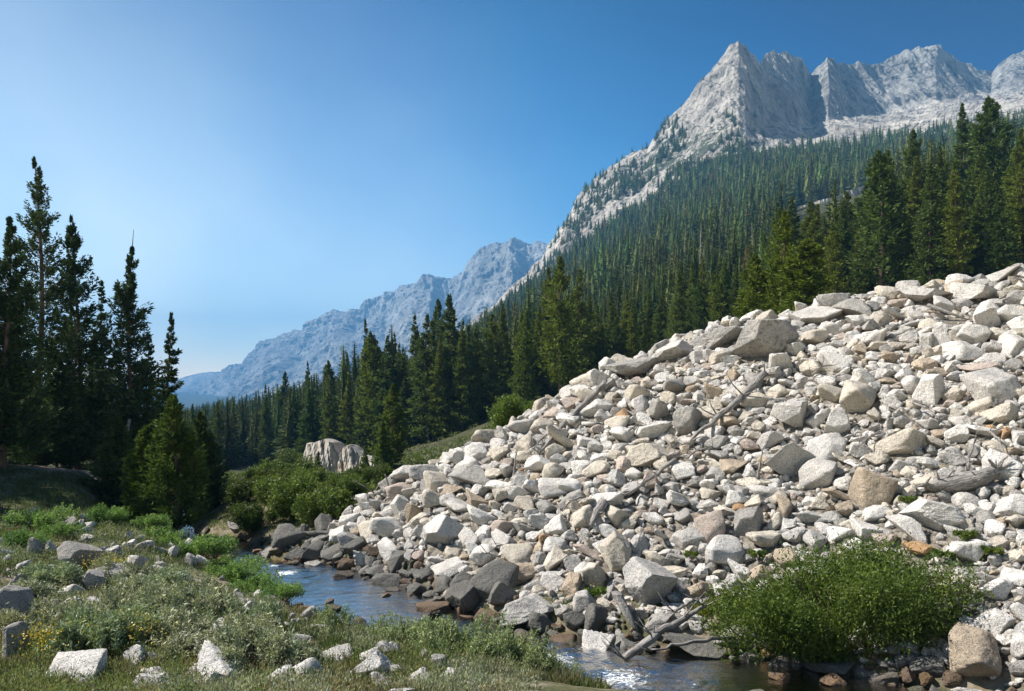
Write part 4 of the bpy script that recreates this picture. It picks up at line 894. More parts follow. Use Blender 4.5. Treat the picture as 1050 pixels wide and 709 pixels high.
LEDGE_Y = 620.
def allowed(u, v_base, y, h):
    """keeps trees off the talus, the stream, the outcrop clearing and the granite ledge"""
    vt = v_base-h/y*F
    if 300 < u < 400 and y < 105 and not (y > 98): return False
    if 805 < u < 905 and 300 < y < LEDGE_Y+20:
        vl = np.interp(u, [805, 905], [220, 188])
        if vt < vl+6 and v_base > vl-4: return False
    return True
def ledge_cap(u, v_base, y, h):
    if 805 < u < 905 and 170 < y < LEDGE_Y+20:
        vl = np.interp(u, [805, 905], [222, 190])
        if v_base-h/y*F < vl+7: h = (v_base-vl-8)*y/F
    return h
cand = []
NT = 120000
uu = rng.uniform(150, 1130, NT); yy = 100*(11.2**(rng.random(NT)**0.62)); order2 = np.argsort(yy)
gg, tf, dd = ground((uu-UC)/F*yy, yy)
cellt = {}
for i in order2:
    u, y, z = uu[i], yy[i], gg[i]; x = (u-UC)/F*y; a = x/y
    if y < 56 and u < 420: continue
    if y < 90 and 235 < u < 420: continue
    if y < np.interp(u, [150, 300, 450, 600, 700, 1000, 1130], [150, 160, 140, 140, 135, 105, 105]): continue
    if dd[i] < 3 and y < 200: continue
    _, t_ = talus(a, y)
    if a > -0.3 and t_ < 2.0 and y < 60: continue
    if y > 1000 and vn(np.array([x*0.02]), np.array([y*0.02]), None, 4)[0] < -0.3: continue
    v = VH-F*z/y
    h = R.triangular(10, 29, 17)*(0.92+0.25*vn(np.array([x*0.02]), np.array([y*0.02]), None, 15)[0])*float(np.interp(y, [200, 500], [1.0, 1.45]))
    if y < 170 and u > 600: h *= R.uniform(0.6, 0.98)
    if 580 < u < 790 and y < 260: h *= 0.78
    if u < 350: h = min(h, (VH-np.interp(u, [150, 195, 240, 300, 350], [425, 414, 402, 386, 366])-R.uniform(0, 22))/F*y-z)
    h = ledge_cap(u, v, y, h)
    if h < 5 or not allowed(u, v, y, h): continue
    sp = 3.4 if y < 170 else float(np.interp(y, [170, 300, 550, 900], [3.9, 4.9, 7.2, 7.8]))
    cs = 8.0; cx, cy = int(x//cs), int(y//cs); ok = True
    for ii in (-1, 0, 1):
        for jj in (-1, 0, 1):
            for (px_, py_) in cellt.get((cx+ii, cy+jj), ()):
                if (px_-x)**2+(py_-y)**2 < sp*sp: ok = False
    if not ok or ((y < 260) and not far_ok(x, y, 4.0)): continue
    cellt.setdefault((cx, cy), []).append((x, y)); cand.append((x, y, z, h, u, v))
cand.sort(key=lambda c: c[1])
NI = 300-len(HF)-len(LEFT)-2
inview = [c for c in cand if -10 < c[4] < 1060]; outv = [c for c in cand if not (-10 < c[4] < 1060)]
ordn = ['first', 'second', 'third', 'fourth', 'fifth', 'sixth', 'seventh', 'eighth']
TINTS = [((1.0, 1.0, 1.0), 'green'), ((1.25, 1.15, 0.75), 'yellow-green'), ((0.78, 0.88, 0.9), 'dark green'), ((1.12, 1.08, 0.85), 'mid green')]
LMT = [(573, 340, 'tallest conifer left of the talus'), (455, 380, 'high spire pair'), (375, 400, 'lone tall spire'), (400, 460, 'rock outcrop'), (815, 280, 'bright pair of pines on the crest'), (717, 290, 'pale middle snag'),
       (957, 230, 'tall bare snag at the right'), (1005, 170, 'two highest conifers at the right'), (905, 270, 'grey snag at the right'), (530, 425, 'round bright shrub on the slope edge'), (650, 360, 'crest slab of the upper dead trunk'), (250, 470, 'stream bend on the left'), (772, 250, 'thin snag below the summit'), (690, 300, 'leaning grey snag')]
for n, c in enumerate(inview[:NI]):
    x, y, z, h, u, v = c; s = h/H0; pi_ = R.choice([0, 1, 2, 3, 4, 0, 1, 2, 3, 4, 8, 9, 10, 11, 5, 6, 7])
    ti, tn = R.choice(TINTS); 
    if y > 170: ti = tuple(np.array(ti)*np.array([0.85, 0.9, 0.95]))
    size = 'tall' if h > 17 else ('mid-sized' if h > 12.5 else 'small')
    lab = near_label(u, v-h/y*F*0.6, size, tn, 'conifer' if pi_ < 5 else ('thin conifer' if pi_ < 8 else 'bushy conifer'), LMT)
    sq = R.uniform(0.85, 1.2)
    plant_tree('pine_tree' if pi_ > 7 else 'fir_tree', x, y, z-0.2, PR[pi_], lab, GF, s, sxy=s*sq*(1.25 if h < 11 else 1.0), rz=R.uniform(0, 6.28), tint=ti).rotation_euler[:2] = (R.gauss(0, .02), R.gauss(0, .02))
# the rest of the forest: one mass
def lod(nb, ns, hw, seed, fine=1.0):
    q = np.random.default_rng(seed); n = nb
    t = 0.05+0.93*q.random(n)**1.15; az = q.uniform(0, 6.283, n); L = hw*1.1*(1-t)**0.9*q.uniform(0.6, 1.2, n)+0.18
    bs = np.stack([0*t, 0*t, t*18.0], 1)+np.stack([np.cos(az)*L*.15, np.sin(az)*L*.15, 0*t], 1)
    d = unit(np.stack([np.cos(az), np.sin(az), -0.25+0.75*t+q.normal(0, .12, n)], 1))
    if fine < 1: bs = bs+d*(L*q.uniform(0.0, 0.55, n))[:, None]
    V, Fc = diamonds(bs, d, L*1.05*fine+0.1, (0.50+0.30*L)*(0.30+0.70*(1-t))*fine, q)
    # solid inner crown: stacked ragged skirts
    kk = 7; zs = np.linspace(0.04, 0.97, 9); th = np.arange(kk)/kk*6.283
    rr = (hw*0.62*(1-zs)**0.95)[:, None]*q.uniform(0.7, 1.15, (9, kk)); rr[1::2] *= 0.78
    C_ = np.stack([rr*np.cos(th+0.3*np.arange(9)[:, None]), rr*np.sin(th+0.3*np.arange(9)[:, None]), zs[:, None]*18+q.normal(0, .15, (9, kk))], -1).reshape(-1, 3)
    Fq = gridfaces(9, kk); Fw = np.array([[i*kk+kk-1, i*kk, (i+1)*kk, (i+1)*kk+kk-1] for i in range(8)])
    n0 = len(V); V = np.vstack([V, C_]); Fc = np.vstack([Fc, Fq+n0, Fw+n0])
    return V, Fc
LA = [lod(170, 1, 2.9, 300+i) for i in range(8)]; LC = [lod(520, 1, 2.9, 350+i, 0.55) for i in range(6)]; LB = [lod(170, 1, 3.6, 320+i, 0.66) for i in range(8)]
fo_ = Acc()
def add_lod(acc, x, y, z, h, tint=(1, 1, 1), near=True):
    V, Fc = R.choice((LC if y < 280 else LA) if near else LB); s = h/18.; k = R.uniform(0.85, 1.2)*(1.0 if near else 1.15); an = R.uniform(0, 6.28); ca_, sa_ = math.cos(an), math.sin(an)
    W_ = np.stack([(V[:, 0]*ca_-V[:, 1]*sa_)*s*k+x, (V[:, 0]*sa_+V[:, 1]*ca_)*s*k+y, V[:, 2]*s+z], 1)
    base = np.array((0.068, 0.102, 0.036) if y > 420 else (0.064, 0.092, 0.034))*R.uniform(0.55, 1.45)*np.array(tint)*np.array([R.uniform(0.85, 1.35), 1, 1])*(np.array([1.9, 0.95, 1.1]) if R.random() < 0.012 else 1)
    acc.add(W_, Fc, base)
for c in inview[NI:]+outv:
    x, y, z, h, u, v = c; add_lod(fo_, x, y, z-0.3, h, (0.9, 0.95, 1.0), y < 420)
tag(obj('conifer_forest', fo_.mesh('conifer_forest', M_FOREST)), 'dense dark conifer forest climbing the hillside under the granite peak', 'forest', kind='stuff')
# scattered trees on the ledges of the mountain
mt = Acc(); rows, cols = MX.shape
Um = UC+F*MX/MY; Vm = VH-F*MZ/MY
pr = np.clip(scrub_map(Um, Vm)*6, 0, 1)*(np.arange(rows)[:, None] < MN-2)*sst(0.0, 0.3, fbm(MX*0.012, MY*0.012, MZ*0.012, 3, 60)+0.25)
pick = np.argwhere((rng.random(MX.shape) < pr*0.05)&(MY < 1500)&(np.arange(rows)[:, None] > MN*0.12))
for r_i, c_i in pick: add_lod(mt, MX[r_i, c_i], MY[r_i, c_i], MZ[r_i, c_i]-1.5, R.uniform(9, 22), (0.9, 0.95, 1.0), False)
for u in (575, 583, 590, 601, 612, 634, 640, 660, 664, 672, 700, 650):       # a few standing on the skyline
    j = int((u-470)/(1300-470)*(cols-1)); i = MN-1-R.randrange(1, 5); add_lod(mt, MX[i, j], MY[i, j], MZ[i, j]-2, R.uniform(9, 17), (0.9, 0.95, 1), False)
tag(obj('mountain_trees', mt.mesh('mountain_trees', M_FOREST)), 'scattered small conifers and scrub on the ledges of the granite mountain', 'forest', kind='stuff')

# ------------------------------------------------------------------ rock outcrop, ledges
def outcrop(name, outline, Y, depth, mat, label, cat, seed, amp=0.5, stri=1.0, turn=0.0):
    """outline: (u, v_top, v_bottom) left to right"""
    o_ = np.array(outline, float); nu = 90; nv = 40; U = np.linspace(o_[0, 0], o_[-1, 0], nu)
    vt = np.interp(U, o_[:, 0], o_[:, 1]); vb = np.interp(U, o_[:, 0], o_[:, 2])
    ph = (U-U[0])/(U[-1]-U[0]); bulge = np.sqrt(np.clip(1-(2*ph-1)**2, 0, 1))*depth*0.35
    s = np.linspace(0, 1, nv)[:, None]; VV = vb+(vt-vb)*s
    X = (U-UC)/F*Y+0*s; Yg = Y-bulge+0*s+depth*0.16*s+ph*turn; Z = (VH-VV)/F*Y
    st = ridged(X*stri*1.5+0.25*Z*stri, Z*0.10*stri, None, 4, seed); Yg = Yg-amp*st-amp*0.6*fbm(X*stri, Z*stri*0.6, None, 4, seed+4)
    tz = Z[-1]; top = []
    for k in range(1, 7): f = k/6.; top.append((X[-1]+0*f, Yg[-1]+depth*f, tz-0.15*depth*f*f+0.10*amp*fbm(X[-1]*2, np.full(nu, f*4), None, 3, seed)))
    bk = [(X[-1], Yg[-1]+depth*1.05, tz-12*amp)]
    X = np.vstack([X]+[a[0] for a in top]+[b[0] for b in bk]); Yg = np.vstack([Yg]+[a[1] for a in top]+[b[1] for b in bk]); Z = np.vstack([Z]+[a[2] for a in top]+[b[2] for b in bk])
    me = mesh(name, np.stack([X, Yg, Z], -1).reshape(-1, 3), gridfaces(len(X), nu), mat, False)
    return tag(obj(name, me), label, cat)
m, t, o = mat_new('outcrop_granite'); g = N(t, 'ShaderNodeNewGeometry'); pos = g.outputs['Position']
nz = noise(t, mapping(t, pos, (0.8, 0.8, 0.24), (0, 0.22, 0.2)), 1.3, 9, 0.74, 0.7)
c = ramp(t, nz, [(0.34, (0.10, 0.09, 0.08)), (0.47, (0.42, 0.38, 0.325)), (0.65, (0.58, 0.535, 0.47))]); c = mix(t, c, (0.42, 0.29, 0.16), ramp(t, noise(t, pos, 0.5, 4), [(0.55, grey(0)), (0.68, grey(0.5))]))
bsdf(t, o, c, 0.95, bump(t, nz, 0.9, 0.5)); M_OUT = m
outcrop('rock_outcrop', [(308, 484, 505), (311, 468, 505), (314, 461, 505), (317, 454, 502), (326, 453, 500), (334, 450, 500), (344, 447, 500), (352, 450, 498), (356, 459, 497), (360, 461, 496), (364, 454, 496), (371, 451, 494), (378, 457, 493), (384, 462, 490), (392, 463, 488), (404, 470, 486)], 95., 9., M_OUT,
        'pale vertically cracked rock outcrop below the valley forest', 'rock outcrop', 3, 1.0, 0.75, -8.0)
outcrop('rock_ledge', [(806, 219, 240), (822, 212, 238), (838, 207, 236), (852, 204, 234), (866, 198, 230), (880, 193, 226), (900, 185, 220)], LEDGE_Y, 22., M_MOUNT,
        'long pale granite ledge slanting through the forest', 'rock ledge', 8, 3.0, 0.08)
outcrop('rock_ledge', [(238, 492, 515), (246, 490, 520), (256, 489, 522), (264, 492, 520), (270, 499, 515)], 56., 4., M_OUT, 'pinkish rock slab by the stream beyond the left conifers', 'rock ledge', 12, 0.35, 0.9)
outcrop('rock_ledge', [(1020, 150, 170), (1030, 140, 172), (1045, 132, 170), (1080, 120, 165)], 640., 22., M_MOUNT, 'pale striped ledge at the right edge above the forest', 'rock ledge', 18, 2.0, 0.08)

# ------------------------------------------------------------------ dead wood
def wood(name, pts, rad, label, cat='log', kids=(), k=9, group=None):
    pts = np.array(pts, float); o0 = pts[0].copy(); d = pts[-1]-pts[0]; L = np.linalg.norm(d); ex = Vector(d/L)
    M_ = ex.to_track_quat('X', 'Z').to_matrix(); Mi = np.array(M_.inverted())
    loc = (pts-o0)@Mi.T
    if len(loc) < 6:
        tt = np.linspace(0, 1, 14); ti = np.linspace(0, 1, len(loc)); loc = np.stack([np.interp(tt, ti, loc[:, i]) for i in range(3)], 1); rad = np.interp(tt, ti, np.array(rad)*np.ones(len(ti)))
        loc[:, 1:] += rng.normal(0, 0.03, (len(loc), 2))*min(1.0, np.linalg.norm(pts[-1]-pts[0])*0.3)
    a = Acc(); V, Fc = tube(loc, rad, k, 0.25, 3); a.add(V, Fc)
    o_ = obj(name, a.mesh(name, M_WOOD, True), None, o0, M_.to_euler()); tag(o_, label, cat, group)
    for kp, kr in kids:
        kl = (np.array(kp, float)-o0)@Mi.T; V, Fc = tube(kl, kr, 5, 0.2, 4); b = Acc(); b.add(V, Fc); obj('branch', b.mesh('branch', M_WOOD, True), o_)
    return o_
def onp(u, v, lift=0.0):
    Y = hit(u, v); p = P(u, v, Y); p[1] -= lift*0.4; p[2] += lift; return p
def wpts(lst, lift): return [onp(u, v, lift) for u, v in lst]
def twigs(base, n, sp, r=0.02):
    out = []
    for i in range(n):
        b = np.array(base[R.randrange(len(base))]); d = np.array([R.uniform(-1, 1), R.uniform(-.6, .2), R.uniform(-.3, 1.0)])*sp
        m_ = b+d*0.5+np.array([R.uniform(-.1, .1), 0, R.uniform(-.1, .1)])*sp; out.append(([b, m_, b+d], [r, r*.7, r*.3]))
    return out
w1 = wpts([(782, 396), (760, 418), (735, 441), (707, 466)], 0.42)
wood('fallen_log', w1, [0.12, 0.11, 0.085, 0.04], 'long grey dead trunk lying down the middle of the boulder slope', kids=twigs(w1, 12, 0.8, 0.028))
w2 = wpts([(622, 402), (603, 420), (575, 449), (553, 476)], 0.38)
wood('fallen_log', w2, [0.12, 0.10, 0.08, 0.04], 'grey dead trunk lying along the upper left edge of the slope', kids=twigs(w2, 7, 0.7, 0.022))
w3 = wpts([(692, 484), (672, 500), (655, 512), (640, 521)], 0.40)
wood('dead_branch', w3, [0.06, 0.055, 0.045, 0.02], 'thin dark dead branch below the foot of the long trunk', 'branch', twigs(w3, 8, 0.6, 0.016))
a_, b_ = P(723, 622, 16.6), P(640, 671, 15.6)
w4 = [a_, a_*0.72+b_*0.28+np.array([0, 0, .03]), a_*0.35+b_*0.65, b_+np.array([0, 0, -.1])]
wood('driftwood_log', w4, [0.035, 0.06, 0.085, 0.08], 'silver driftwood log slanting from the grass down into the rapids', 'log', twigs(w4, 14, 0.55, 0.018))
a_, b_ = P(757, 652, 16.2), P(668, 668, 15.5)
wood('driftwood_branch', [a_, a_*.5+b_*.5+np.array([0, 0, 0.05]), b_], [0.05, 0.035, 0.015], 'forked driftwood branch lying low at the water beside the silver log', 'branch', twigs([a_, b_], 9, 0.5, 0.015))
w5 = wpts([(401, 510), (385, 514), (368, 519), (352, 522)], 0.30)
wood('fallen_log', w5, [0.11, 0.09, 0.07, 0.04], 'short bleached log lying level at the left crest beside the shrubs', kids=twigs(w5, 2, 0.8, 0.03))
w6 = wpts([(620, 530), (612, 541), (604, 556)], 0.45)
wood('root_stump', w6, [0.17, 0.13, 0.05], 'short dark twisted root between cream boulders in the lower slope', 'root', twigs(w6, 5, 0.35, 0.04))
w7 = wpts([(1018, 496), (1002, 504), (985, 508), (962, 510), (946, 512)], 0.35)
wood('root_mass', w7, [0.13, 0.2, 0.26, 0.18, 0.05], 'tangled dark root mass above the big white dark-faced boulder', 'root', twigs(w7, 26, 0.42, 0.045))
w8 = wpts([(995, 470), (990, 484), (988, 500)], 0.4)
wood('dead_branch', w8, [0.02, 0.04, 0.05], 'upright dry branch rising from the tangled root mass', 'branch', twigs(w8, 7, 0.5, 0.014))
p0 = onp(526, 496, .1); wood('dead_branch', [p0, p0+np.array([0.1, 0, 0.9])], [0.05, 0.02], 'thin upright stick on the left slope', 'branch')
p0 = onp(776, 498, .2); wood('dead_branch', [p0, p0+np.array([0.15, 0, 0.9])], [0.04, 0.015], 'thin upright stick below the long dead trunk', 'branch', twigs([p0], 3, .5, .012))
p0 = onp(402, 512, .1); wood('dead_branch', [p0, p0+np.array([-0.25, 0, 0.8])], [0.05, 0.02], 'short broken post leaning over the bleached log', 'branch')

for i, (u, v, du, dv, lab) in enumerate([(560, 455, -16, 22, 'thin dead branch beside the lower end of the upper trunk'), (640, 455, 24, -8, 'thin dead branch lying between the two long trunks'), (730, 470, -30, 14, 'crooked dead branch under the long trunk'),
        (900, 455, -22, 16, 'pale dead branch lying below the long speckled cream boulder'), (935, 425, 26, 18, 'thin white stick left of the square-faced edge boulder'), (600, 520, -24, 16, 'grey stick above the small dark root'), (1012, 455, 14, 26, 'dry branch standing at the right edge of the slope'),
        (520, 570, -20, 10, 'thin stick low on the left slope'), (830, 395, 26, -10, 'dead stick right of the upper end of the long trunk'), (690, 640, 30, -14, 'thin twiggy branch tangled over the driftwood log')]):
    a_ = onp(u, v, 0.32); b_ = onp(u+du, v+dv, 0.36); m_ = (a_+b_)/2+np.array([R.uniform(-.1, .1), -.05, .12])
    wood('dead_branch', [a_, m_, b_], [0.035, 0.03, 0.012], lab, 'branch', twigs([a_, m_, b_], 6, 0.5, 0.012))
# ------------------------------------------------------------------ shrubs
def shrub_mesh(rx, ry, h, nst, nl, ls, lw, mat, seed, upright=0.5, lumps=7):
    q = np.random.default_rng(seed); st = Acc(); k = nst
    # branch tips spread through the crown's volume
    cen = np.stack([q.uniform(-.62, .62, lumps)*rx, q.uniform(-.62, .62, lumps)*ry, q.uniform(.25, .74, lumps)*h], 1)
    cr = (q.uniform(.20, .46, lumps)*(14./max(lumps, 14))**0.35)[:, None]*np.array([rx, ry, h*0.9]); cen[:, 2] *= (1-0.45*(cen[:, 0]/rx)**2)
    if lumps > 20: cen[:, 2] *= 0.80+0.30*cen[:, 0]/rx; cen[::4, 2] *= 0.45
    ci = q.integers(0, lumps, nl//22+1); dv = unit(q.normal(size=(len(ci), 3))); rr = q.random(len(ci))**0.45*np.where(q.random(len(ci)) < .12, q.uniform(1.15, 1.5, len(ci)), 1.0)
    tip = cen[ci]+dv*rr[:, None]*cr[ci]; tip[:, 2] = np.clip(tip[:, 2], 0.04*h, None)
    root = np.stack([tip[:, 0]*0.25, tip[:, 1]*0.25, 0*tip[:, 0]], 1)
    for i in range(0, len(tip), max(1, len(tip)//nst)):
        mid = root[i]*0.5+tip[i]*0.5+np.array([0, 0, -0.08*h]); V, Fc = tube([root[i], mid, tip[i]], [0.018*h+0.004, 0.01*h+.003, 0.004], 4, cap=False); st.add(V, Fc)
    ti = q.integers(0, len(tip), nl); ax = unit(tip[ti]-root[ti]*1.0+np.array([0, 0, upright*h])+q.normal(0, .15, (nl, 3)))
    along = q.uniform(-1, 0.35, nl)*0.22*h
    pos = tip[ti]+ax*along[:, None]+q.normal(0, 0.030*h, (nl, 3)); pos[:, 2] = np.maximum(pos[:, 2], 0.01)
    d = unit(ax*0.6+q.normal(0, .6, (nl, 3))); sc_ = q.uniform(.6, 1.3, nl)
    V, Fc = diamonds(pos, d, ls*sc_, lw*sc_, q); ac = Acc(); ac.add(V, Fc)
    return st.mesh('stems', M_BARK), ac.mesh('foliage', mat)
def plant_shrub(name, x, y, ms, label, group=None, sc=(1, 1, 1), rz=0, tint=(1, 1, 1), dz=0):
    r_ = obj(name, None, None, (x, y, gz(x, y)+dz), (0, 0, rz), sc); tag(r_, label, 'shrub', group); obj('stems', ms[0], r_); c_ = obj('foliage', ms[1], r_); c_.color = (*tint, 1); return r_
# the big willow bush lower right
bx_, by_ = P(862, 690, 16.35)[:2]
bm_ = shrub_mesh(3.2, 1.9, 2.45, 160, 125000, 0.085, 0.028, M_LEAF, 41, 0.6, 24)
plant_shrub('willow_bush', bx_, by_+0.35, bm_, 'big dense green willow bush at the foot of the slope, lower right', sc=(1.06, 1, 1.0), dz=-0.25, tint=(1.05, 1.02, 0.85))
gm = shrub_mesh(1.3, 0.9, 0.7, 40, 16000, 0.16, 0.018, M_LEAF, 42, 2.2, 8)
x_, y_ = P(775, 640, 17.6)[:2]; plant_shrub('grass_clump', x_, y_, gm, 'tall yellow-green grassy clump left of the big willow bush', tint=(1.15, 1.0, 0.7), sc=(0.85, 0.8, 0.95))
x_, y_ = P(735, 640, 17.8)[:2]; plant_shrub('grass_clump', x_, y_, gm, 'low grassy clump at the upper end of the driftwood log', tint=(1.2, 1.0, 0.7), sc=(0.5, 0.5, 0.6), rz=2)
# little green tufts in the talus
tm = shrub_mesh(0.35, 0.3, 0.28, 10, 2600, 0.06, 0.02, M_LEAF, 43, 1.0, 4)
for u, v, s, lab in [(607, 619, 1.0, 'bright green mossy tuft beside the dark waterside stones'), (775, 577, 0.8, 'small green tuft right of the white egg-shaped boulder'), (708, 576, 0.7, 'small yellowish tuft left of the white egg-shaped boulder'),
                     (925, 522, 0.8, 'green tuft left of the big white dark-faced boulder'), (1008, 575, 0.8, 'dull tuft near the right edge above the bush'), (985, 560, 0.9, 'brown-green tuft beneath the root mass'), (960, 575, .8, 'olive tuft right of the orange brown wedge')]:
    Y = hit(u, v); plant_shrub('green_tuft', (u-UC)/F*Y, Y-0.25, tm, lab, 'small tufts among the boulders', (s, s, s), R.uniform(0, 6), (1.1, 1.1, 0.9), 0.22)
# willow thicket beside the stream beyond the pool, and shrubs at the far edge of the slope
wm = [shrub_mesh(1.5, 1.4, 1.7, 60, 17000, 0.13, 0.045, M_LEAF, 44+i, 0.6, 8) for i in range(3)]
WT = [(335, 556, 31, 1.0, 'bright green willow at the left tip of the slope'), (312, 548, 33, 1.15, 'rounded green willow above the channel'), (288, 540, 36, 1.1, 'green willow in the middle of the streamside thicket'),
      (350, 530, 37, 0.85, 'green willow behind the bleached short log'), (325, 525, 41, 0.9, 'green willow at the back of the thicket'), (295, 520, 45, 1.3, 'paler willow where the stream disappears'),
      (275, 512, 52, 1.3, 'pale green willow beside the pinkish streamside slab'), (300, 500, 62, 1.2, 'willow clump left of the outcrop foot'), (285, 490, 75, 1.9, 'willow clump beneath the valley forest'), (372, 520, 42, 0.9, 'dull green shrub on the left crest'),
      (395, 510, 45, 1.0, 'olive shrub behind the left crest'), (420, 500, 46, 1.0, 'olive shrub above the left crest boulders'), (440, 487, 46, 0.9, 'small shrub right of the outcrop conifers'), (300, 472, 110, 2.6, 'tall willow clump left of the outcrop top'),
      (355, 505, 70, 0.8, 'low scrub below the outcrop face'), (263, 540, 32.5, 0.75, 'low green willow at the far bank of the channel'), (246, 528, 36, 0.85, 'green willow on the grassy mound by the channel'), (232, 516, 41, 0.9, 'willow left of the pinkish slab'), (272, 528, 38, 0.9, 'low willow between the channel and the thicket'), (400, 495, 70, 1.0, 'low scrub right below the outcrop')]
for i, (u, v, Y, s, lab) in enumerate(WT):
    plant_shrub('willow_shrub', (u-UC)/F*Y, Y, wm[i % 3], lab, 'willows beyond the pool', (s, s, s*0.85), R.uniform(0, 6), (1.0, 1.0, 0.9) if i < 9 else (0.75, 0.72, 0.7))
x_, y_ = P(533, 430, 38)[:2]; plant_shrub('willow_shrub', x_, y_, wm[0], 'round bright shrub on the far edge of the slope below the tallest conifer', 'willows beyond the pool', (1.05, 1.0, 0.95), 1, (1.05, 1.1, 0.9), 0.9)
x_, y_ = P(505, 445, 40)[:2]; plant_shrub('willow_shrub', x_, y_, wm[1], 'smaller olive shrub left of the round bright one', 'willows beyond the pool', (0.8, 0.8, 0.6), 1, (0.8, 0.8, 0.8), 0.7)
x_, y_ = P(590, 412, 40)[:2]; plant_shrub('willow_shrub', x_, y_, wm[2], 'low shrub right of the round bright one behind the crest', 'willows beyond the pool', (0.8, 0.8, 0.5), 1, (0.9, 0.8, 0.6), 0.3)
# left bank: grey willows by the pool, green willows, sage
gw = [shrub_mesh(0.95, 0.9, 0.75, 40, 11000, 0.065, 0.022, M_GREY_WILLOW, 60+i, 0.7, 7) for i in range(3)]
sg = [shrub_mesh(0.6, 0.55, 0.42, 30, 7000, 0.055, 0.014, M_SAGE, 70+i, 1.2, 6) for i in range(3)]
GWL = [(475, 690, 15.0, 1.25, 'grey-green willow bush at the bottom edge in front of the rapids'), (515, 688, 15.3, 1.15, 'grey-green willow at the bottom right of the left bank'), (425, 690, 15.3, 1.0, 'grey-green willow above the dome-shaped white boulder'),
       (566, 696, 14.9, 0.6, 'small grey-green willow at the very tip of the left bank'), (530, 694, 15.0, 0.7, 'leafy grey-green willow at the bottom centre'), (548, 690, 15.0, 0.75, 'last small grey-green willow before the rapids'), (395, 676, 16.1, 0.8, 'grey-green willow at the outlet of the pool'), (345, 668, 16.7, 0.75, 'small willow on the lower left pool rim'), (446, 680, 15.6, 0.85, 'grey willow overhanging the foam below the pool')]
for i, (u, v, Y, s, lab) in enumerate(GWL): plant_shrub('grey_willow', (u-UC)/F*Y, Y, gw[i % 3], lab, 'grey willows on the near bank', (s, s, s), R.uniform(0, 6), (1, 1, 1))
GWM = [(265, 610, 22.5, 1.1, 'green willow on the bank left of the pool head'), (235, 605, 23.5, 1.2, 'green willow left of the pool'), (205, 590, 25.5, 1.3, 'green willow under the young pine pair'), (240, 585, 26.5, 1.2, 'green willow beside the channel mouth'),
       (175, 580, 27, 1.1, 'green willow behind the pyramid-shaped rock'), (285, 630, 20.0, 0.8, 'low green willow on the left rim of the pool'), (215, 560, 29, 1.2, 'dark willow at the foot of the young pines'), (255, 630, 20.5, 0.8, 'low green willow near the dry brown patch'),
       (150, 565, 29, 1.0, 'shaded willow left of the young pines'), (40, 560, 26, 1.2, 'green shrub at the left edge in the half shade'), (60, 575, 24.5, 0.9, 'green shrub beside the large grey shaded rock'), (110, 560, 28, 1.0, 'yellowish shrub in front of the dark conifers'),
       (130, 680, 14.2, 0.55, 'small green flowering shrub between bottom boulders'), (35, 590, 22.5, 0.9, 'green shrub at the left edge of the scrub')]
for i, (u, v, Y, s, lab) in enumerate(GWM): plant_shrub('green_willow', (u-UC)/F*Y, Y, gw[i % 3], lab, 'green willows on the left bank', (s, s, s*0.9), R.uniform(0, 6), (0.72, 0.98, 0.5))
SGL = [(40, 610, 'upper left'), (60, 640, 'left'), (90, 650, 'left middle'), (110, 605, 'upper middle'), (125, 635, 'middle'), (150, 620, 'middle'), (150, 660, 'lower middle'), (180, 632, 'middle'), (205, 640, 'right'), (230, 630, 'right'), (120, 665, 'lower'), (85, 665, 'lower left'),
       (235, 655, 'right lower'), (260, 665, 'right lower'), (190, 670, 'bottom'), (210, 620, 'upper right'), (30, 650, 'far left'), (270, 680, 'bottom right'), (250, 645, 'right'), (100, 675, 'bottom left'), (165, 605, 'top'), (135, 600, 'top'), (60, 605, 'top left')]
rocksM = [(r[0], r[1], r[5]) for r in HM]; pos_l = set()
for i, (u, v, _) in enumerate(SGL):
    Y = hit(u, v); rk = sorted(rocksM, key=lambda r: (r[0]-u)**2+(r[1]-v)**2)
    for r_k in rk:
        d = ('right of' if u > r_k[0] else 'left of') if abs(u-r_k[0]) > abs(v-r_k[1]) else ('below' if v > r_k[1] else 'above'); nm = ' '.join(r_k[2].split()[:8])
        for w_ in (' in', ' at', ' under', ' left', ' behind', ' alone', ' half', ' with', ' between', ' above', ' near', ' right', ' low', ' low'):
            nm = nm.split(w_+' ')[0]
        s_ = f'grey sagebrush just {d} the {nm}'
        if s_ not in pos_l: break
    pos_l.add(s_); s = R.uniform(0.75, 1.25)
    plant_shrub('sagebrush', (u-UC)/F*Y, Y, sg[i % 3], s_, 'sagebrush on the left bank', (s*1.6, s*1.6, s*R.uniform(1.1, 1.7)), R.uniform(0, 6), R.choice([(1, 1, 1), (1.0, 0.95, 0.92), (0.9, 1.0, 0.88)]))
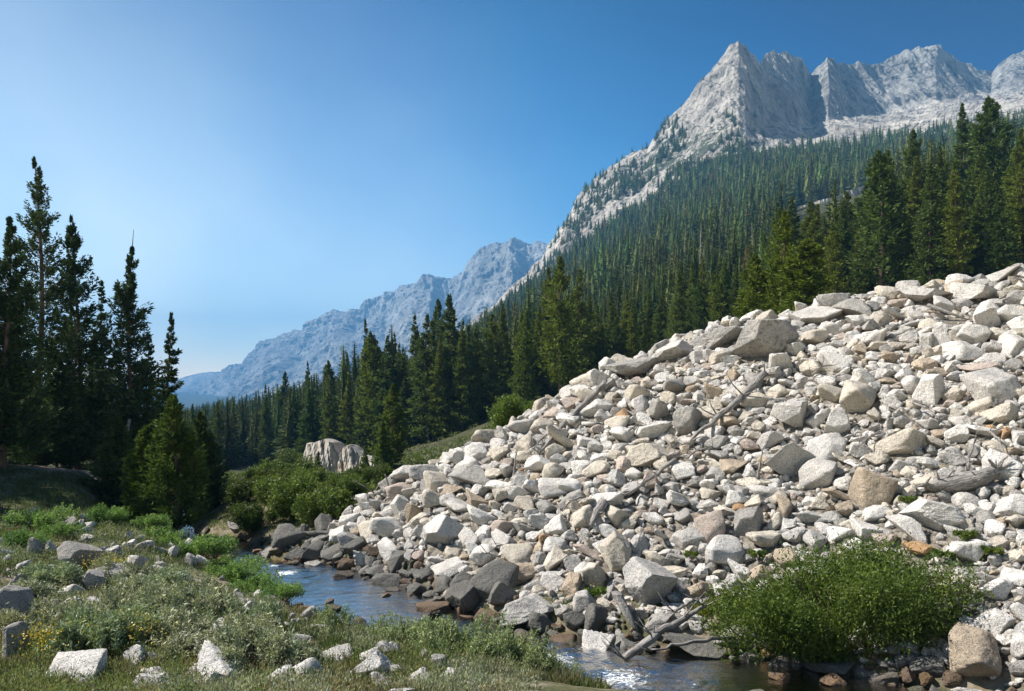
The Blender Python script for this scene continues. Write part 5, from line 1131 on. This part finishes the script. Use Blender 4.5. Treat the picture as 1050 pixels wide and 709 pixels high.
# yellow flower clumps
M_YEL = leaf_material('yellow_flowers', (0.46, 0.36, 0.05), (0.50, 0.40, 0.06), 0.2)
for u, v, Yo, lab, n in [(110, 595, 0, 'clump of yellow flowers in front of the long flat grey rock', 500), (45, 680, 0, 'clump of yellow flowers at the bottom left', 420), (133, 668, 0, 'yellow flowers sprinkled over the small green shrub', 220), (782, 620, 0, 'small yellow flowers in the grassy clump', 40)]:
    Y = hit(u, v) if u < 700 else 17.2; x_ = (u-UC)/F*Y; q = np.random.default_rng(n)
    fm_ = Acc(); ps = q.normal(0, 1, (n, 3))*[0.28, 0.25, 0.12]+[0, 0, 0.42 if u < 700 else 0.7]; V, Fc = diamonds(ps, unit(q.normal(size=(n, 3))), 0.045, 0.03, q); fm_.add(V, Fc)
    fo2 = Acc(); sps = ps[::3].copy(); bs = sps*[0.5, 0.5, 0]; V, Fc = diamonds(bs, unit(sps-bs), np.linalg.norm(sps-bs, axis=1), 0.015, q); fo2.add(V, Fc)
    r_ = obj('flower_clump', None, None, (x_, Y, gz(x_, Y))); tag(r_, lab, 'flowers', 'yellow flower clumps'); tag(obj('flowers', fm_.mesh('flowers', M_YEL), r_), kind='stuff'); obj('stems', fo2.mesh('stems', M_LEAF), r_)

# grasses and low scrub of the left bank (uncountable)
def ground_cover():
    n = 40000; q = np.random.default_rng(99)
    y = 9.5+28*q.random(n)**1.25; a = q.uniform(-0.75, 0.12, n); x = a*y; z, tf, d = ground(x, y)
    k = (d > 0.25)&(tf < .5)&((fbm(x*0.7+3, y*0.7, None, 3, 51) > -0.12)|(y > 24)); x, y, z, d = x[k], y[k], z[k], d[k]; n = len(x)
    pn = fbm(x*0.45, y*0.45, None, 3, 21); pn2 = fbm(x*0.8+9, y*0.8, None, 3, 41)
    cols = np.array([(0.085, 0.115, 0.055), (0.155, 0.15, 0.095), (0.20, 0.21, 0.165), (0.21, 0.17, 0.125)])
    cls = np.where(pn > 0.12, 0, np.where(pn2 > 0.18, 1, np.where(pn2 < -0.30, 3, 2))); cls = np.where(y > 24, 0, cls)
    B_ = 5; pos = np.repeat(np.stack([x, y, z-0.01], 1), B_, 0)+q.normal(0, .05, (n*B_, 3))*[1, 1, 0]
    hh = np.repeat(np.where(cls == 0, 0.20, np.where(cls == 1, 0.28, 0.15)), B_)*q.uniform(.5, 1.3, n*B_)
    dv = unit(np.stack([q.normal(0, .38, n*B_), q.normal(0, .38, n*B_), np.ones(n*B_)], 1))
    V, Fc = diamonds(pos, dv, hh, 0.020, q); C = np.repeat(np.repeat(cols[cls]*q.uniform(.7, 1.25, (n, 1)), B_, 0), 4, 0)
    return mesh('grass', V, Fc, M_GRASS, False, {'col': C})
def low_scrub():
    q = np.random.default_rng(123); n = 5200; y = 10+17*q.random(n)**1.2; a = q.uniform(-0.72, 0.02, n); x = a*y; z, tf, d = ground(x, y)
    pn = fbm(x*0.5, y*0.5, None, 3, 33); k = (d > 0.8)&(tf < .5)&(pn > -0.16); x, y, z, pn = x[k], y[k], z[k], pn[k]; n = len(x); B_ = 60
    r = q.uniform(.14, .34, n); off = unit(q.normal(size=(n*B_, 3))); off[:, 2] = np.abs(off[:, 2]); rr = np.repeat(r, B_)
    pos = np.repeat(np.stack([x, y, z], 1), B_, 0)+off*(rr*q.uniform(.35, 1.0, n*B_))[:, None]*[1.15, 1.15, 1.0]
    V, Fc = diamonds(pos, unit(off+q.normal(0, .5, (n*B_, 3))+[0, 0, .7]), 0.055, 0.017, q)
    base = np.where((pn > 0.22)[:, None], np.array([(0.16, 0.20, 0.09)]), np.array([(0.25, 0.285, 0.225)]))*q.uniform(.75, 1.2, (n, 1)); base = np.where(q.random((n, 1)) < .12, np.array([(0.22, 0.17, 0.12)]), base)
    return mesh('low_scrub', V, Fc, M_GRASS, False, {'col': np.repeat(np.repeat(base, B_, 0), 4, 0)})
tag(obj('low_scrub', low_scrub()), 'low fuzzy grey-green scrub between the rocks of the left bank', 'scrub', kind='stuff')
tag(obj('grass', ground_cover()), 'mixed grass and low grey scrub covering the left bank', 'grass', kind='stuff')
# under-shrubs behind the crest and under the forest edge
def forest_floor():
    n = 9000; q = np.random.default_rng(77); y = np.exp(q.uniform(np.log(38), np.log(140), n)); u = q.uniform(200, 1100, n); x = (u-UC)/F*y
    z, tf, d = ground(x, y); _, tt = talus(x/y, y); k = (d > 1.0)&((tt > 1.6)|(x/y < -0.33))&(tf < .5)&(fbm(x*0.12, y*0.12, None, 3, 5) > -0.15); x, y, z = x[k], y[k], z[k]; n = len(x); B_ = 22
    ce = np.repeat(np.stack([x, y, z], 1), B_, 0); r = np.repeat(q.uniform(.3, .9, n), B_); off = unit(q.normal(size=(n*B_, 3))); off[:, 2] = np.abs(off[:, 2]); pos = ce+off*(r*q.uniform(.5, 1, n*B_))[:, None]
    V, Fc = diamonds(pos, unit(q.normal(size=(n*B_, 3))+[0, 0, .5]), 0.28, 0.14, q); C = np.repeat(np.repeat(np.array([(0.10, 0.13, 0.04)])*q.uniform(.6, 1.4, (n, 1)), B_, 0), 4, 0)
    return mesh('undergrowth', V, Fc, M_GRASS, False, {'col': C})
tag(obj('undergrowth', forest_floor()), 'low green undergrowth at the foot of the forest', 'undergrowth', kind='stuff')

# ------------------------------------------------------------------ haze
HZ = dict(x0=-13500, x1=13500, y0=-400, y1=13200, z0=float(Z_.min())-2, z1=max(float(MZ.max()), 640)+25)
V = np.array([(x, y, z) for x in (HZ['x0'], HZ['x1']) for y in (HZ['y0'], HZ['y1']) for z in (HZ['z0'], HZ['z1'])])
Fb = np.array([(0, 1, 3, 2), (4, 6, 7, 5), (0, 4, 5, 1), (2, 3, 7, 6), (0, 2, 6, 4), (1, 5, 7, 3)])
m, t, o = mat_new('haze_air'); pv = N(t, 'ShaderNodeVolumePrincipled'); pv.inputs['Density'].default_value = 1.35e-4
pv.inputs['Color'].default_value = (0.15, 0.45, 0.87, 1); pv.inputs['Anisotropy'].default_value = 0.0
t.links.new(pv.outputs[0], o.inputs['Volume'])
tag(obj('haze', mesh('haze', V, Fb, m)), 'thin blue smoke haze filling the valley', 'haze', kind='stuff')
print('trees', len(cand), 'auto rocks', len(auto), 'rub verts', rub.n, 'mountain trees', len(pick))
